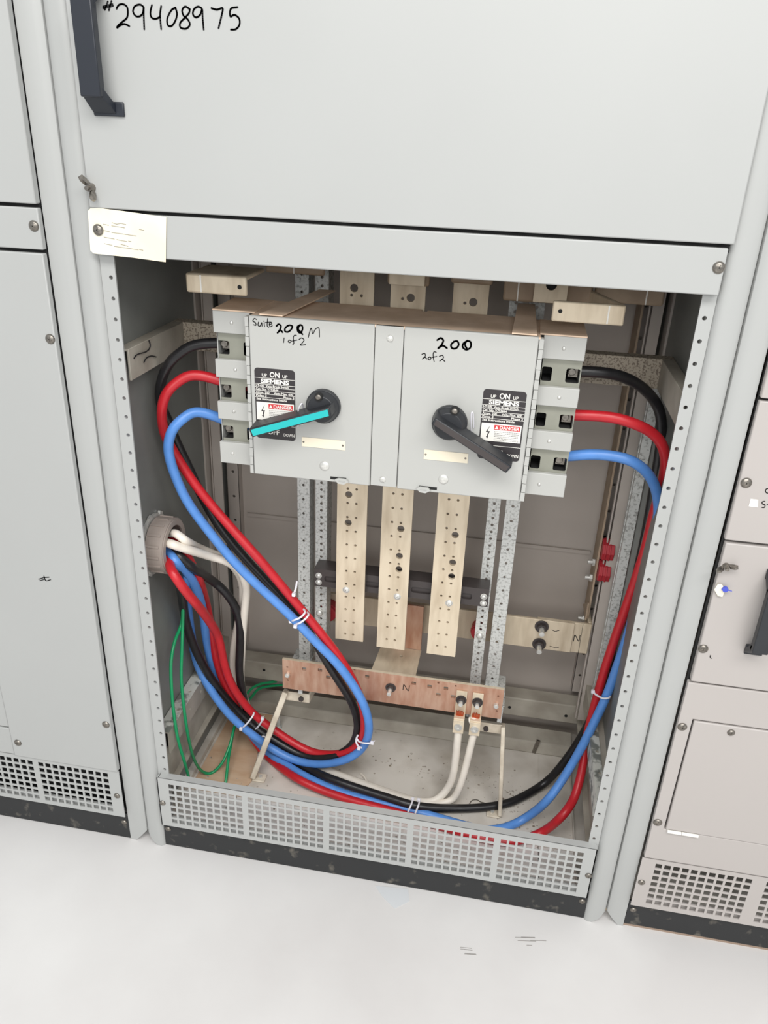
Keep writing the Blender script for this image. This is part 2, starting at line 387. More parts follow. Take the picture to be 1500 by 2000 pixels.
# upper rails round the switch
ur = MB(); ur.box(-0.46, 0.46, 0.262, 0.266, 1.034, 1.085); ur.box(-0.46, 0.46, 0.262, 0.29, 1.083, 1.087)
part(ur, 'cross_rail', 'speck', cab, bevel=0.001)
for s in (-1, 1):
    r = MB(); r.box(min(s * 0.46, s * 0.438), max(s * 0.46, s * 0.438), 0.04, 0.262, 1.083, 1.087); r.box(min(s * 0.438, s * 0.442), max(s * 0.438, s * 0.442), 0.04, 0.262, 1.034, 1.085)
    sr = part(r, 'side_rail', 'beam', cab, bevel=0.001)
    if s < 0:
        k = MB()
        for st_ in ([(-0.436,0.1119,1.0856),(-0.436,0.1157,1.075),(-0.436,0.0986,1.0692),(-0.436,0.0646,1.073),(-0.436,0.0525,1.069)], [(-0.436,0.0855,1.0538),(-0.436,0.0964,1.0591),(-0.436,0.1162,1.0578),(-0.436,0.1335,1.0518)]):
            k.tube(smooth_path(st_, 5, 1), 0.0011, 6)
        sub(k, 'scratch_mark', 'ink', sr)
    # lower side rails: a box rail with a stained, drilled strip lying on its front half
    xi, xw = s * 0.432, s * 0.460; lo_, hi_ = min(xi, xw), max(xi, xw)
    g = MB(); g.box(lo_, hi_, 0.03, 0.415, 0.290, 0.293)
    hs = [circ(0.075 + 0.062 * i, 0.268, 0.0045, 10) for i in range(6)]
    g.plate(rect(0.03, 0.415, 0.238, 0.290), hs, 0.003, fx(xi if s > 0 else xi - 0.003)); g.box(lo_, hi_, 0.412, 0.415, 0.192, 0.290)
    g.box(lo_, hi_, 0.03, 0.43, 0.150, 0.153); g.box(min(s * .444, s * .447), max(s * .444, s * .447), 0.03, 0.43, 0.153, 0.238)
    part(g, 'lower_rail', 'beam', cab, smooth=False)
    g = MB(); xo = s * (0.4585 if s < 0 else 0.447); hs = [circ(s * 0.441, 0.10 + 0.062 * i, 0.004, 10) for i in range(3)]
    g.plate(rect(min(s * 0.431, xo), max(s * 0.431, xo), 0.03, 0.255), hs, 0.002, fz(0.2932))
    if s > 0: g.box(0.4295, 0.4318, 0.03, 0.235, 0.250, 0.295)
    part(g, 'stained_strip', 'stain', cab, smooth=False)
# front skin
dr = flat_panel(cab, 'upper_door', -0.4480, 0.4490, 1.3065, 2.22, -0.014, d=0.014)
door_handle(dr, -0.423, -0.394, -0.014, 1.427, 1.588, sub, dx=0.006)
wing_nut(dr, -0.4405, -0.014, 1.334, sub, 1.0, 118)
handwriting([
    [(-0.3875,1.5612),(-0.3929,1.552)], [(-0.3824,1.5618),(-0.3872,1.5515)], [(-0.3946,1.5554),(-0.3814,1.5584)], [(-0.3948,1.5537),(-0.3809,1.5567)],
    [(-0.3763,1.5534),(-0.3729,1.5574),(-0.3671,1.5586),(-0.3617,1.5559),(-0.361,1.5497),(-0.3631,1.5434),(-0.3701,1.5387),(-0.3763,1.5345),(-0.378,1.5322),(-0.3726,1.5352),(-0.3668,1.5364),(-0.3606,1.5342)],
    [(-0.3384,1.5557),(-0.3431,1.5584),(-0.3503,1.5566),(-0.3538,1.5509),(-0.3507,1.5458),(-0.3451,1.5454),(-0.3405,1.5488),(-0.3384,1.5557),(-0.3393,1.5466),(-0.3401,1.5311)],
    [(-0.3269,1.5581),(-0.3298,1.5501),(-0.3289,1.5445),(-0.3234,1.5429),(-0.3168,1.5453)], [(-0.3143,1.5571),(-0.3167,1.547),(-0.3166,1.5316)],
    [(-0.2949,1.5557),(-0.3007,1.5528),(-0.3071,1.5437),(-0.307,1.5363),(-0.3022,1.5353),(-0.2968,1.5405),(-0.2934,1.5485),(-0.2949,1.5557)],
    [(-0.2755,1.5544),(-0.2815,1.5571),(-0.286,1.5531),(-0.2844,1.5469),(-0.2791,1.5431),(-0.2767,1.5374),(-0.282,1.5328),(-0.2896,1.5338),(-0.2899,1.5389),(-0.2839,1.5441),(-0.2772,1.5498),(-0.2755,1.5544)],
    [(-0.2595,1.5557),(-0.2642,1.5573),(-0.2699,1.5544),(-0.2717,1.5488),(-0.2678,1.5455),(-0.262,1.5484),(-0.2588,1.5546),(-0.2588,1.5445),(-0.2582,1.5321)],
    [(-0.2463,1.5559),(-0.2389,1.5544),(-0.2312,1.5561),(-0.233,1.5483),(-0.2379,1.5342)],
    [(-0.2113,1.5575),(-0.2203,1.5557),(-0.2214,1.5474),(-0.2158,1.5491),(-0.2098,1.5453),(-0.2095,1.5386),(-0.2145,1.5335),(-0.2214,1.5328)]], 0.0022, -0.0142, 'handwritten_number', dr)
cp_ = flat_panel(cab, 'cross_panel', -0.4465, 0.4435, 1.241, 1.3015, -0.012, screws=[(0.436, 1.277)])
screw(cp_, -0.437, -0.0155, 1.277, fn=sub)
part(MB().box(-0.4465, 0.4465, -0.002, 0.0, 1.295, 1.312), 'door_gasket', 'hole', cab)
GR = [(-0.4225 + 0.171 * i, 10) for i in range(5)]
vent(cab, -0.4475, 0.4425, GR, screws=[(-0.440, 0.139), (0.436, 0.137)])
kick(cab, -0.450, 0.4465, screws=[(-0.441, 0.050), (0.437, 0.049)])
part(MB().box(0.485, 0.50, 0.03, 0.06, 0.0, 0.02), 'wood_shim', 'wood', cab)

# ---------------------------------------------------------------- left cabinet
lc = thing('switchgear_cabinet', (-0.85, 0.25, 0), 'light grey closed switchgear cabinet at the left, tall cover panel over a black toned vent', 'electrical cabinet')
front_post(lc, 1, -0.5315, XL - 0.0008, flange=False)
part(MB().box(-0.515, -0.4930, 0.05, 0.6, 0, H), 'side_wall', 'wall_dark', lc); part(MB().box(-1.22, -1.19, 0.0, 0.6, 0, H), 'side_wall', 'wall_dark', lc)
part(MB().box(-1.19, -0.515, 0.45, 0.46, 0, H), 'rear_panel', 'hole', lc)
part(MB().box(-1.22, -0.4930, 0.0, 0.6, H, H + 0.003), 'roof_panel', 'paint', lc)
part(MB().box(-1.19, -0.533, -0.001, 0.001, 0.26, 2.2), 'backing_plate', 'hole', lc)
flat_panel(lc, 'upper_door', -1.18, -0.5322, 1.3075, 2.22, -0.014, d=0.013)
flat_panel(lc, 'cross_panel', -1.18, -0.5322, 1.2425, 1.302, screws=[(-0.5415, 1.2765)], d=0.011)
tall = flat_panel(lc, 'tall_cover', -0.765, -0.5325, 0.206, 1.2375, -0.014, screws=[(-0.5405, 1.108), (-0.5425, 0.331), (-0.7505, 0.244)], d=0.012)
handwriting([[(-0.6347,0.6562),(-0.6237,0.661),(-0.6131,0.6635)], [(-0.6331,0.6531),(-0.6221,0.6579)], [(-0.6231,0.6643),(-0.6206,0.6549),(-0.6108,0.6584)]], 0.0016, -0.0142, 'pen_mark', tall)
for z0, z1 in ((0.435, 1.2355), (0.424-.016, 0.432), (0.28, 0.404), (0.2065, 0.276)):
    flat_panel(lc, 'side_cover', -1.18, -0.7665, z0, z1, -0.011, d=0.010)
vent(lc, -1.18, -0.5322, [(-0.7155 - 0.171, 10), (-0.7155, 10), (-0.7155 - 0.342, 10)], z1=0.2045, yf=-0.010, screws=[(-0.5435, 0.135)], flange=False)
kick(lc, -1.18, -0.5325, screws=[(-0.5425, 0.047)])
part(MB().box(-1.19, -0.515, 0.04, 0.045, 0.05, 0.30), 'baffle', 'hole', lc)

# ---------------------------------------------------------------- right cabinet
rc = thing('switchgear_cabinet', (0.85, 0.25, 0), 'closed grey switchgear cabinet at the right with hinged inset door and black pull handle', 'electrical cabinet')
front_post(rc, -1, 0.5245, XR + 0.0008, flange=False)
part(MB().box(0.489, 0.511, 0.05, 0.6, 0, H), 'side_wall', 'wall_dark', rc); part(MB().box(1.19, 1.22, 0.0, 0.6, 0, H), 'side_wall', 'wall_dark', rc)
part(MB().box(0.511, 1.19, 0.45, 0.46, 0, H), 'rear_panel', 'inner', rc)
part(MB().box(0.489, 1.22, 0.0, 0.6, H, H + 0.003), 'roof_panel', 'paint', rc)
part(MB().box(0.527, 1.19, -0.001, 0.001, 0.21, 2.2), 'backing_plate', 'hole', rc)
part(MB().box(0.511, 1.19, 0.014, 0.44, 0.046, 0.05), 'floor_pan', 'pan', rc)
flat_panel(rc, 'upper_cover', 0.528, 1.18, 1.107, 2.2, m='paint_r', d=0.011)
mc = flat_panel(rc, 'middle_cover', 0.528, 1.18, 0.8845, 1.103, m='paint_r', screws=[(0.5375, 0.980)], d=0.011)
handwriting([[(0.5697,0.9746),(0.5671,0.9735),(0.5665,0.9702),(0.5693,0.9672),(0.5719,0.9683)], [(0.5696,0.9541),(0.5663,0.9528),(0.5671,0.9496),(0.5709,0.9484),(0.5712,0.9443),(0.5677,0.9439)], [(0.5737,0.9487),(0.5763,0.9499)]], 0.0012, -0.0122, 'handwriting', mc)
rd = flat_panel(rc, 'handled_door', 0.5305, 1.18, 0.6215, 0.8805, -0.014, m='paint_r', screws=[(0.5365, 0.688)], d=0.013)
door_handle(rd, 0.598, 0.622, -0.014, 0.690, 0.846, sub, dx=-0.006, m='blackplastic')
wing_nut(rd, 0.5385, -0.014, 0.842, sub, 0.85, 20)
handwriting([[(0.5504,0.6774),(0.5502,0.6744),(0.5524,0.6717)]], 0.0012, -0.0145, 'pen_mark', rd)
fr = MB(); fr.plate(rect(0.528, 1.18, 0.2085, 0.6175), [rect(0.550, 1.16, 0.287, 0.543)], 0.011, fy(-0.012))
fp = part(fr, 'door_frame', 'paint_r', rc, bevel=0.002, smooth=False)
for sx, sz in ((0.536, 0.525), (0.536, 0.301)): screw(fp, sx, -0.012, sz, fn=sub)
idr = part(MB().box(0.5525, 1.158, -0.013, -0.003, 0.2875, 0.5405), 'inset_door', 'paint_r', rc, bevel=0.002)
screw(idr, 0.615, -0.013, 0.528, 0.006, fn=sub)
hg = MB(); hg.cyl((0.5555, -0.015, 0.286), (0.580, -0.015, 0.286), 0.0032, 12); hg.cyl((0.581, -0.015, 0.286), (0.610, -0.015, 0.286), 0.0032, 12)
sub(hg, 'hinge', 'white', idr)
vent(rc, 0.526, 1.18, [(0.553, 11), (0.753, 11), (0.953, 11)], z1=0.2055, yf=-0.010, m='paint_r', screws=[(0.5355, 0.141)], flange=False, ztop=0.195)
kick(rc, 0.5255, 1.18, screws=[(0.5365, 0.050)], z0=0.008)
part(MB().box(0.5255, 1.18, 0.003, 0.012, 0.0, 0.009), 'base_strip', 'base_brown', rc)  # brown strip filling the gap below the kick plate

# ---------------------------------------------------------------- things on the cabinet fronts
tp = [(-0.4506,1.3022),(-0.4461,1.3059),(-0.4339,1.3072),(-0.3961,1.3049),(-0.3299,1.3),(-0.3362,1.2373),(-0.3872,1.2407),(-0.4495,1.2429),(-0.4539,1.247)]
tg = MB(); tg.plate(tp[::-1], [], 0.0006, fy(-0.0142))
tgo = tag(tg.build('paper_tag', 'tag', smooth=False), 'cream paper tag with faint print screwed to the left end of the cross panel', 'tag')
ln = MB()
for a in ([(-0.4282,1.2851),(-0.4204,1.2841)], [(-0.4156,1.2837),(-0.3959,1.2819)], [(-0.4285,1.2766),(-0.4199,1.2749)], [(-0.4167,1.2744),(-0.3787,1.2715)], [(-0.3729,1.281),(-0.3659,1.28)],
          [(-0.4297,1.2672),(-0.4138,1.2653)], [(-0.4098,1.2648),(-0.394,1.2628)], [(-0.3915,1.2637),(-0.3876,1.2632)], [(-0.43,1.2579),(-0.4181,1.2564)], [(-0.415,1.2551),(-0.3775,1.2523)], [(-0.3758,1.2531),(-0.3703,1.252)], [(-0.4143,1.288),(-0.4073,1.2862),(-0.4008,1.288),(-0.393,1.2863)], [(-0.4041,1.2586),(-0.3986,1.2575),(-0.3931,1.2564)]):
    ribbon(ln, a, 0.0010, -0.0143, 0.0001)
sub(ln, 'print_lines', 'faint', tgo, smooth=False)
st = MB(); st.plate([(0.5491,0.9559),(0.5599,0.9555),(0.5621,0.9432),(0.5491,0.9434)][::-1], [], 0.0003, fy(-0.0125))
tag(st.build('sticker', 'white', smooth=False), 'small blank white square sticker on the right cabinet cover', 'sticker')
sg = MB(); sg.plate([(0.5325,0.8109),(0.5377,0.8116),(0.5453,0.8044),(0.5439,0.7893),(0.5369,0.7902),(0.5294,0.8003)][::-1], [], 0.0008, fy(-0.018))
sgo = tag(sg.build('seal_tag', 'tag', smooth=False), 'tiny white tag with a blue seal hanging from the right wing nut', 'tag')
q = MB(); c_ = [(0.5444,0.8046),(0.5545,0.8032)]; q.cyl((c_[0][0], -0.0181, c_[0][1]), (c_[0][0], -0.022, c_[0][1]), 0.0045, 16); q.obox((c_[0][0] - .006, -0.021, c_[0][1]), (c_[1][0], -0.021, c_[1][1]), (0, 0, 1), 0.001, 0.001)
sub(q, 'seal_button', 'blue_seal', sgo)

# ---------------------------------------------------------------- twin disconnect switch
sw = thing('disconnect_switch', (0, 0.15, 0.877), 'twin grey disconnect switch with two black rotary handles, marked 200 and 200M', 'switch')
F = 0.070
part(MB().box(-0.242, 0.222, 0.079, 0.205, 0.880, 1.146), 'enclosure_body', 'cover', sw, bevel=0.001)
tpz = MB(); tpz.box(-0.240, 0.221, 0.072, 0.205, 1.1462, 1.1500); tpz.box(-0.18, 0.02, 0.205, 0.222, 1.1462, 1.1500); tpz.box(0.03, 0.19, 0.205, 0.216, 1.1462, 1.1500)
part(tpz, 'dusty_top', 'dust', sw)
def cover(x0, x1):
    return part(MB().box(x0, x1, F, 0.079, 0.8755, 1.1505), 'cover', 'cover', sw, bevel=0.002)
c1 = cover(-0.2415, -0.0355); part(MB().box(-0.0345, 0.0105, F + 0.001, 0.079, 0.877, 1.1500), 'centre_strip', 'cover', sw, bevel=0.001); c2 = cover(0.0115, 0.2185)
for x, z in ((-0.0105, 1.131), (-0.0135, 0.890)):
    s_ = MB(); s_.dome((x, F + 0.001, z), (0, -1, 0), 0.0058, 0.003, 18); s_.obox((x - .004, F - 0.0022, z + .003), (x + .004, F - 0.0022, z - .003), (0, -1, 0), 0.001, 0.0012)
    part(s_, 'screw', 'zinc', sw)
for x0, x1 in ((-0.2485, -0.2425), (0.2195, 0.2265)):
    hm = MB(); n = 17
    for i in range(n):
        za = 0.876 + (1.148 - 0.876) * i / n; hm.box(x0 + (0.0006 if i % 2 else 0), x1, F + 0.001, 0.084, za + 0.0005, za + 0.0155)
    hm.box(x0 + 0.001, x1 - 0.001, F + 0.003, 0.084, 0.876, 1.148)
    part(hm, 'piano_hinge', 'cover', sw, smooth=False)
YB = 0.095
for x0, x1, hs, s in ((-0.3110, -0.2485, ((-0.3095, -0.289), (-0.264, -0.250)), -1), (0.2265, 0.2910, ((0.2300, 0.2460), (0.2680, 0.2895)), 1)):
    lb = MB(); lb.box(x0, x1, YB + 0.004, 0.200, 0.879, 1.1460); 
    # body behind with three cable openings on the outer end
    xe = x0 if s < 0 else x1
    lb = MB()
    lb.box(x0, x1, 0.196, 0.200, 0.879, 1.146); lb.box(x0, x1, YB + .012, 0.2, 0.879, 0.882); lb.box(x0, x1, YB + .012, 0.2, 1.143, 1.146)
    lb.plate(rect(YB + 0.012, 0.2, 0.879, 1.146), [circ(0.150, zz, 0.0125, 16) for zz in (1.083, 1.008, 0.934)], 0.0015, fx(xe if s < 0 else xe - 0.0015))
    lp = part(lb, 'lug_box', 'cover', sw, smooth=False)
    pl = MB(); holes = []
    for zt in (1.1125, 1.0365, 0.9620):
        for a, b_ in hs: holes.append(rrect(a, b_, zt - 0.038, zt - 0.015, 0.003, 3))
    pl.plate(rect(x0 + 0.003, x1, 0.885, 1.14), holes, 0.0015, fy(YB + 0.010))
    part(pl, 'lug_plate', 'lugplate', sw, smooth=False)
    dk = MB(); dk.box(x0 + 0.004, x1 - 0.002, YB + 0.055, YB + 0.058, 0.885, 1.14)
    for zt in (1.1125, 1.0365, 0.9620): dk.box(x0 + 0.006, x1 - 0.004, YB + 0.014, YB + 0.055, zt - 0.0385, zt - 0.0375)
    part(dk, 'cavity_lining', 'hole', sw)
    for zt in (1.1125, 1.0365, 0.9620):
        lg = MB(); xa, xb = hs[1] if s > 0 else hs[0]
        lg.box(xa + 0.003, xb - 0.002, YB + 0.022, YB + 0.05, zt - 0.032, zt - 0.004); lg.cyl((xa + 0.009, YB + 0.023, zt - 0.022), (xa + 0.009, YB + 0.016, zt - 0.022), 0.006, 14)
        part(lg, 'terminal_lug', 'screw', sw, bevel=0.001)
    for z0, z1, sx, sz in ((1.1125, 1.1490, 0.5, 0.5), (1.0365, 1.0680, 0.55, 0.5), (0.9620, 0.9940, 0.45, 0.5), (0.8800, 0.9200, 0.35, 0.5)):
        bb = part(MB().box(x0 - (0.001 if s < 0 else 0), x1 + (0.001 if s > 0 else 0), YB, YB + 0.010, z0, z1), 'front_band', 'cover', sw, bevel=0.0012)
        rx = x0 + (x1 - x0) * sx; sub(MB().dome((rx, YB, (z0 + z1) / 2), (0, -1, 0), 0.0032, 0.002, 14), 'rivet', 'zinc', bb)
    part(MB().box(x0 - 0.001 if s < 0 else 0.2200, x1 + 0.001 if s > 0 else -0.2390, YB - (0.0), 0.203, 1.1492, 1.1515), 'lug_box_top', 'dust', sw, bevel=0.0005)
    xs = (-0.205 if s < 0 else 0.195)
    hk = MB(); hk.add([(xs - 0.018 * 1, F + 0.0, 1.1525), (xs + 0.020, F + 0.0, 1.1525), (xs + (0.055 if s < 0 else 0.016), 0.29, 1.158), (xs + (0.025 if s < 0 else -0.014), 0.29, 1.158),
                       (xs - 0.018, F + 0.0, 1.1545), (xs + 0.020, F + 0.0, 1.1545), (xs + (0.055 if s < 0 else 0.016), 0.29, 1.160), (xs + (0.025 if s < 0 else -0.014), 0.29, 1.160)],
                      [(0,3,2,1),(4,5,6,7),(0,1,5,4),(1,2,6,5),(2,3,7,6),(3,0,4,7)])
    part(hk, 'mounting_strap', 'dust', sw)
# handwriting on the covers
handwriting([
    [(-0.228,1.1448),(-0.2314,1.1462),(-0.2341,1.1419),(-0.2299,1.1398),(-0.2292,1.1357),(-0.2334,1.1362)], [(-0.2247,1.141),(-0.2257,1.136),(-0.2224,1.1346),(-0.2196,1.1405),(-0.2189,1.1349)], [(-0.2154,1.14),(-0.2147,1.1344)], [(-0.2157,1.1433),(-0.2156,1.1424)],
    [(-0.2092,1.1478),(-0.2104,1.1363),(-0.2079,1.134)], [(-0.2136,1.141),(-0.206,1.1423)], [(-0.2069,1.1382),(-0.2026,1.1401),(-0.2043,1.1425),(-0.2069,1.139),(-0.2053,1.1351),(-0.2019,1.1369)],
    [(-0.1428,1.1226),(-0.1403,1.1318),(-0.1377,1.1376),(-0.1352,1.1289),(-0.1311,1.1365),(-0.1252,1.1386),(-0.1243,1.1248)], 
    [(-0.1827,1.1187),(-0.1837,1.1112)], [(-0.1742,1.1161),(-0.176,1.1134),(-0.1734,1.112),(-0.1708,1.1147),(-0.1742,1.1161)], [(-0.1622,1.1244),(-0.1656,1.1241),(-0.1674,1.1199),(-0.1666,1.1117),(-0.1684,1.1091)], [(-0.1691,1.1148),(-0.1615,1.117)], [(-0.1581,1.1181),(-0.1538,1.1209),(-0.1496,1.118),(-0.153,1.1127),(-0.1556,1.1092),(-0.1471,1.1107)]], 0.0013, F - 0.0001, 'handwriting', c1)
handwriting([
    [(-0.1951,1.1366),(-0.1916,1.1401),(-0.1874,1.1372),(-0.1901,1.1305),(-0.1936,1.1261),(-0.1884,1.1306),(-0.1851,1.1276)], [(-0.1764,1.1388),(-0.1807,1.1344),(-0.1808,1.1295),(-0.1757,1.1291),(-0.1706,1.1336),(-0.1688,1.1386),(-0.1739,1.1398),(-0.1781,1.1371)], [(-0.1562,1.1403),(-0.1604,1.1384),(-0.1596,1.1311),(-0.1554,1.129),(-0.152,1.135),(-0.1528,1.1406),(-0.157,1.1411),(-0.1588,1.1344),(-0.1546,1.1299),(-0.1521,1.1268)]], 0.0026, F - 0.0002, 'handwritten_mark', c1)
handwriting([
    [(0.0638,1.1344),(0.0691,1.138),(0.0734,1.1344),(0.0707,1.127),(0.0662,1.1218),(0.0731,1.1264),(0.0798,1.1229)], [(0.0901,1.1341),(0.0857,1.129),(0.0878,1.1235),(0.0941,1.124),(0.0976,1.1299),(0.0948,1.1352),(0.0893,1.134)], [(0.1105,1.1373),(0.1046,1.132),(0.1043,1.1264),(0.1101,1.1229),(0.1161,1.1273),(0.1154,1.1353),(0.1098,1.1364),(0.1071,1.1306),(0.1116,1.1238)]], 0.0028, F - 0.0002, 'handwritten_mark', c2)
handwriting([
    [(0.0411,1.1101),(0.0451,1.112),(0.0469,1.1081),(0.0424,1.1028),(0.0463,1.1056),(0.0496,1.1034)], [(0.0535,1.107),(0.0512,1.1044),(0.0538,1.1021),(0.056,1.1056),(0.0535,1.107)], [(0.0635,1.1151),(0.0602,1.1157),(0.0589,1.1115),(0.0602,1.1035),(0.0612,1.1003)], [(0.0576,1.1065),(0.0647,1.1087)], [(0.0687,1.1091),(0.0734,1.1111),(0.0753,1.1072),(0.07,1.1018),(0.0739,1.1046),(0.0781,1.1017)]], 0.0013, F - 0.0001, 'handwriting', c2)
# printed warning labels
def warning(x0, cov_x1, z1, z0):
    x1 = cov_x1; W_ = x1 - x0; yl = F - 0.0003
    pl = MB(); pl.plate(rrect(x0, x1, z0, z1, 0.0055), [], 0.0003, fy(yl)); lab = part(pl, 'warning_label', 'label', sw, smooth=False)
    hgt = z1 - z0; wt = MB(); y = yl
    def T(t, sz, x, zf, bold=0.0, al='LEFT', wd=None): wt.add(*text_mesh(t, sz, x, z1 - hgt * zf, y, bold, al, wd))
    cx = (x0 + x1) / 2
    T('ON', 0.0125, cx, 0.118, 0.0003, 'CENTER', 0.0165); T('UP', 0.0075, cx - 0.0175, 0.116, 0.0001, 'CENTER', 0.0085); T('UP', 0.0075, cx + 0.0175, 0.116, 0.0001, 'CENTER', 0.0085)
    T('SIEMENS', 0.0098, cx, 0.205, 0.0004, 'CENTER', W_ * 0.70)
    T('I-T-E\u00ae  Vacu-Break Switch', 0.0052, x0 + 0.0015, 0.258, 0.0001, wd=W_ * 0.82)
    T('Cat. No. V7F3644', 0.0052, x0 + 0.0015, 0.305, 0.0001, wd=W_ * 0.56)
    T('Amps. 200     Volts Max. 600', 0.0052, x0 + 0.0015, 0.352, 0.0001, wd=W_ * 0.93)
    T('Poles 3', 0.0052, x0 + 0.0015, 0.399, 0.0001, wd=W_ * 0.26); T('Phase 3', 0.0052, x1 - W_ * 0.16, 0.399, 0.0001, 'CENTER', W_ * 0.27)
    T('See Instructions Inside', 0.0052, x0 + 0.0020, 0.446, 0.0001, wd=W_ * 0.76)
    for zf in (0.135, 0.219, 0.265, 0.312, 0.359, 0.406):
        z = z1 - hgt * zf; wt.box(x0, x1, y - 0.0002, y, z - 0.0004, z + 0.0003)
    sub(wt, 'white_lettering', 'white', lab, smooth=False); wt = MB(); z = z1 - hgt * 0.795; wt.box(x0, x1, y - 0.0002, y, z - 0.0004, z + 0.0003)
    T('OFF', 0.0125, cx - 0.004, 0.93, 0.0003, 'CENTER', 0.020); T('DOWN', 0.0075, x1 - 0.0115, 0.945, 0.0001, 'CENTER', 0.0185)
    sub(wt, 'white_lettering', 'white', lab, smooth=False)
    dn = MB(); dn.box(x0 + 0.002, x1 - 0.0022, y - 0.0003, y, z1 - hgt * 0.73, z1 - hgt * 0.475); sub(dn, 'danger_panel', 'white', lab, smooth=False)
    rd_ = MB(); rx0 = x0 + W_ * 0.33; rd_.box(rx0, x1 - 0.004, y - 0.0005, y, z1 - hgt * 0.56, z1 - hgt * 0.493); sub(rd_, 'danger_bar', 'red_l', lab, smooth=False)
    dw = MB(); dw.add(*text_mesh('DANGER', 0.0078, rx0 + 0.0085, z1 - hgt * 0.549, y - 0.0006, 0.00025, 'LEFT', (x1 - 0.0055) - (rx0 + 0.0085)))
    dw.add([(rx0 + 0.001, y - 0.0006, z1 - hgt * 0.55), (rx0 + 0.007, y - 0.0006, z1 - hgt * 0.55), (rx0 + 0.004, y - 0.0006, z1 - hgt * 0.503)], [(0, 1, 2)])
    sub(dw, 'danger_lettering', 'white', lab, smooth=False)
    ik = MB(); bx = x0 + W_ * 0.19; bz = z1 - hgt * 0.60
    ik.plate([(bx + .003, bz + .011), (bx - .0035, bz - .001), (bx + .0005, bz - .0005), (bx - .0012, bz - .008), (bx - .0025, bz - .0075), (bx + .0002, bz - .012), (bx + .0015, bz - .0068), (bx + .0005, bz - .0072), (bx + .0034, bz + .0012), (bx - .0005, bz + .001)][::-1], [], 0.0002, fy(y - 0.0005))
    for i in range(6):
        z = z1 - hgt * (0.585 + 0.024 * i); xx = rx0 + 0.001
        while xx < x1 - 0.006:
            l = random.uniform(0.001, 0.0035); ik.box(xx, min(xx + l, x1 - 0.005), y - 0.0005, y - 0.0003, z - 0.0005, z); xx += l + 0.0008
        if i == 1: continue
    sub(ik, 'fine_print', 'label', lab, smooth=False)
warning(-0.2345, -0.1655, 1.0665, 0.9440); warning(0.1425, 0.2105, 1.0635, 0.9460)
# rotary handles
def rotary(hx, hz, ang, face, insert, lab_, scr):
    ca, sa = math.cos(ang), math.sin(ang)
    h = MB(); h.cyl((hx, F, hz), (hx, F - 0.010, hz), 0.029, 36, 0.0285); h.cyl((hx, F - 0.010, hz), (hx, F - 0.024, hz), 0.0275, 36, 0.022)
    hub = part(h, 'handle_hub', 'blackplastic', sw, bevel=0.001)
    # grip: tapering bar with a recessed face, given by the four corners of its face
    yf, yb = 0.025, 0.064
    cx = sum(p[0] for p in face) / 4; cz = sum(p[1] for p in face) / 4
    vs = [(p[0], yf, p[1]) for p in face] + [(cx + (p[0] - cx) * 1.03, yb, cz + (p[1] - cz) * 1.04 + 0.001) for p in face]
    g = MB().add(vs, [(0,1,2,3),(7,6,5,4),(0,4,5,1),(1,5,6,2),(2,6,7,3),(3,7,4,0)])
    grip = part(g, 'handle_grip', 'blackplastic', sw, bevel=0.0022)
    f_ = [Vector(p) for p in face]; ex = (f_[3] - f_[0] + f_[2] - f_[1]).normalized(); ez = Vector((-ex.y, ex.x))
    ins_ = [p + ex * (0.0035 if i in (0, 1) else -0.0035) for i, p in enumerate(f_)]
    m0 = [(ins_[0] + ins_[1]) / 2, (ins_[2] + ins_[3]) / 2]
    ins_ = [m0[0] + (ins_[0] - m0[0]) * 0.70, m0[0] + (ins_[1] - m0[0]) * 0.70, m0[1] + (ins_[2] - m0[1]) * 0.70, m0[1] + (ins_[3] - m0[1]) * 0.70]
    vs = [(p[0], yf + 0.0002, p[1]) for p in ins_] + [(p[0], yf - 0.0005, p[1]) for p in ins_]
    io = sub(MB().add(vs, [(0,1,2,3),(7,6,5,4),(0,4,5,1),(1,5,6,2),(2,6,7,3),(3,7,4,0)]), 'grip_insert', insert, grip)
    if lab_: io['label'] = lab_
    def pt(a, b_, y): return (hx + a * ca - b_ * sa, y, hz + a * sa + b_ * ca)
    side = 1
    sp = (scr[0], 0, scr[1])
    sm = MB(); sm.cyl((sp[0], F - 0.020, sp[2]), (sp[0], F - 0.027, sp[2]), 0.0075, 18, 0.0065); sub(sm, 'screw_boss', 'hole', hub)
    sub(MB().dome((sp[0], F - 0.0265, sp[2]), (0, -1, 0), 0.0052, 0.002, 16), 'screw', 'screw', hub)
rotary(-0.1165, 1.012, 0, [(-0.2329,0.9746),(-0.2273,0.96),(-0.0933,1.009),(-0.0968,1.0241)], 'teal', 'teal strip along the grip', [(-0.1195,1.033)][0])
rotary(0.0930, 1.0035, 0, [(0.1997,0.9539),(0.1913,0.9416),(0.0674,1.0117),(0.0731,1.0232)], 'umber', None, [(0.1012,1.0303)][0])
for pts in ([(-0.1601,0.066,0.9723),(-0.1559,0.052,1.0049),(-0.1488,0.052,1.0187),(-0.151,0.066,1.0036)], [(0.1296,0.066,0.9918),(0.127,0.052,1.0246),(0.1299,0.052,1.0283),(0.1323,0.066,0.999)]):
    part(MB().tube(smooth_path(pts, 5, 1), 0.0012, 8), 'lock_hasp', 'tie', sw)
for x, z in ((-0.154, 0.978), (0.133, 0.984)): part(MB().dome((x, F, z), (0, -1, 0), 0.0036, 0.002, 14), 'stud', 'zinc', sw)
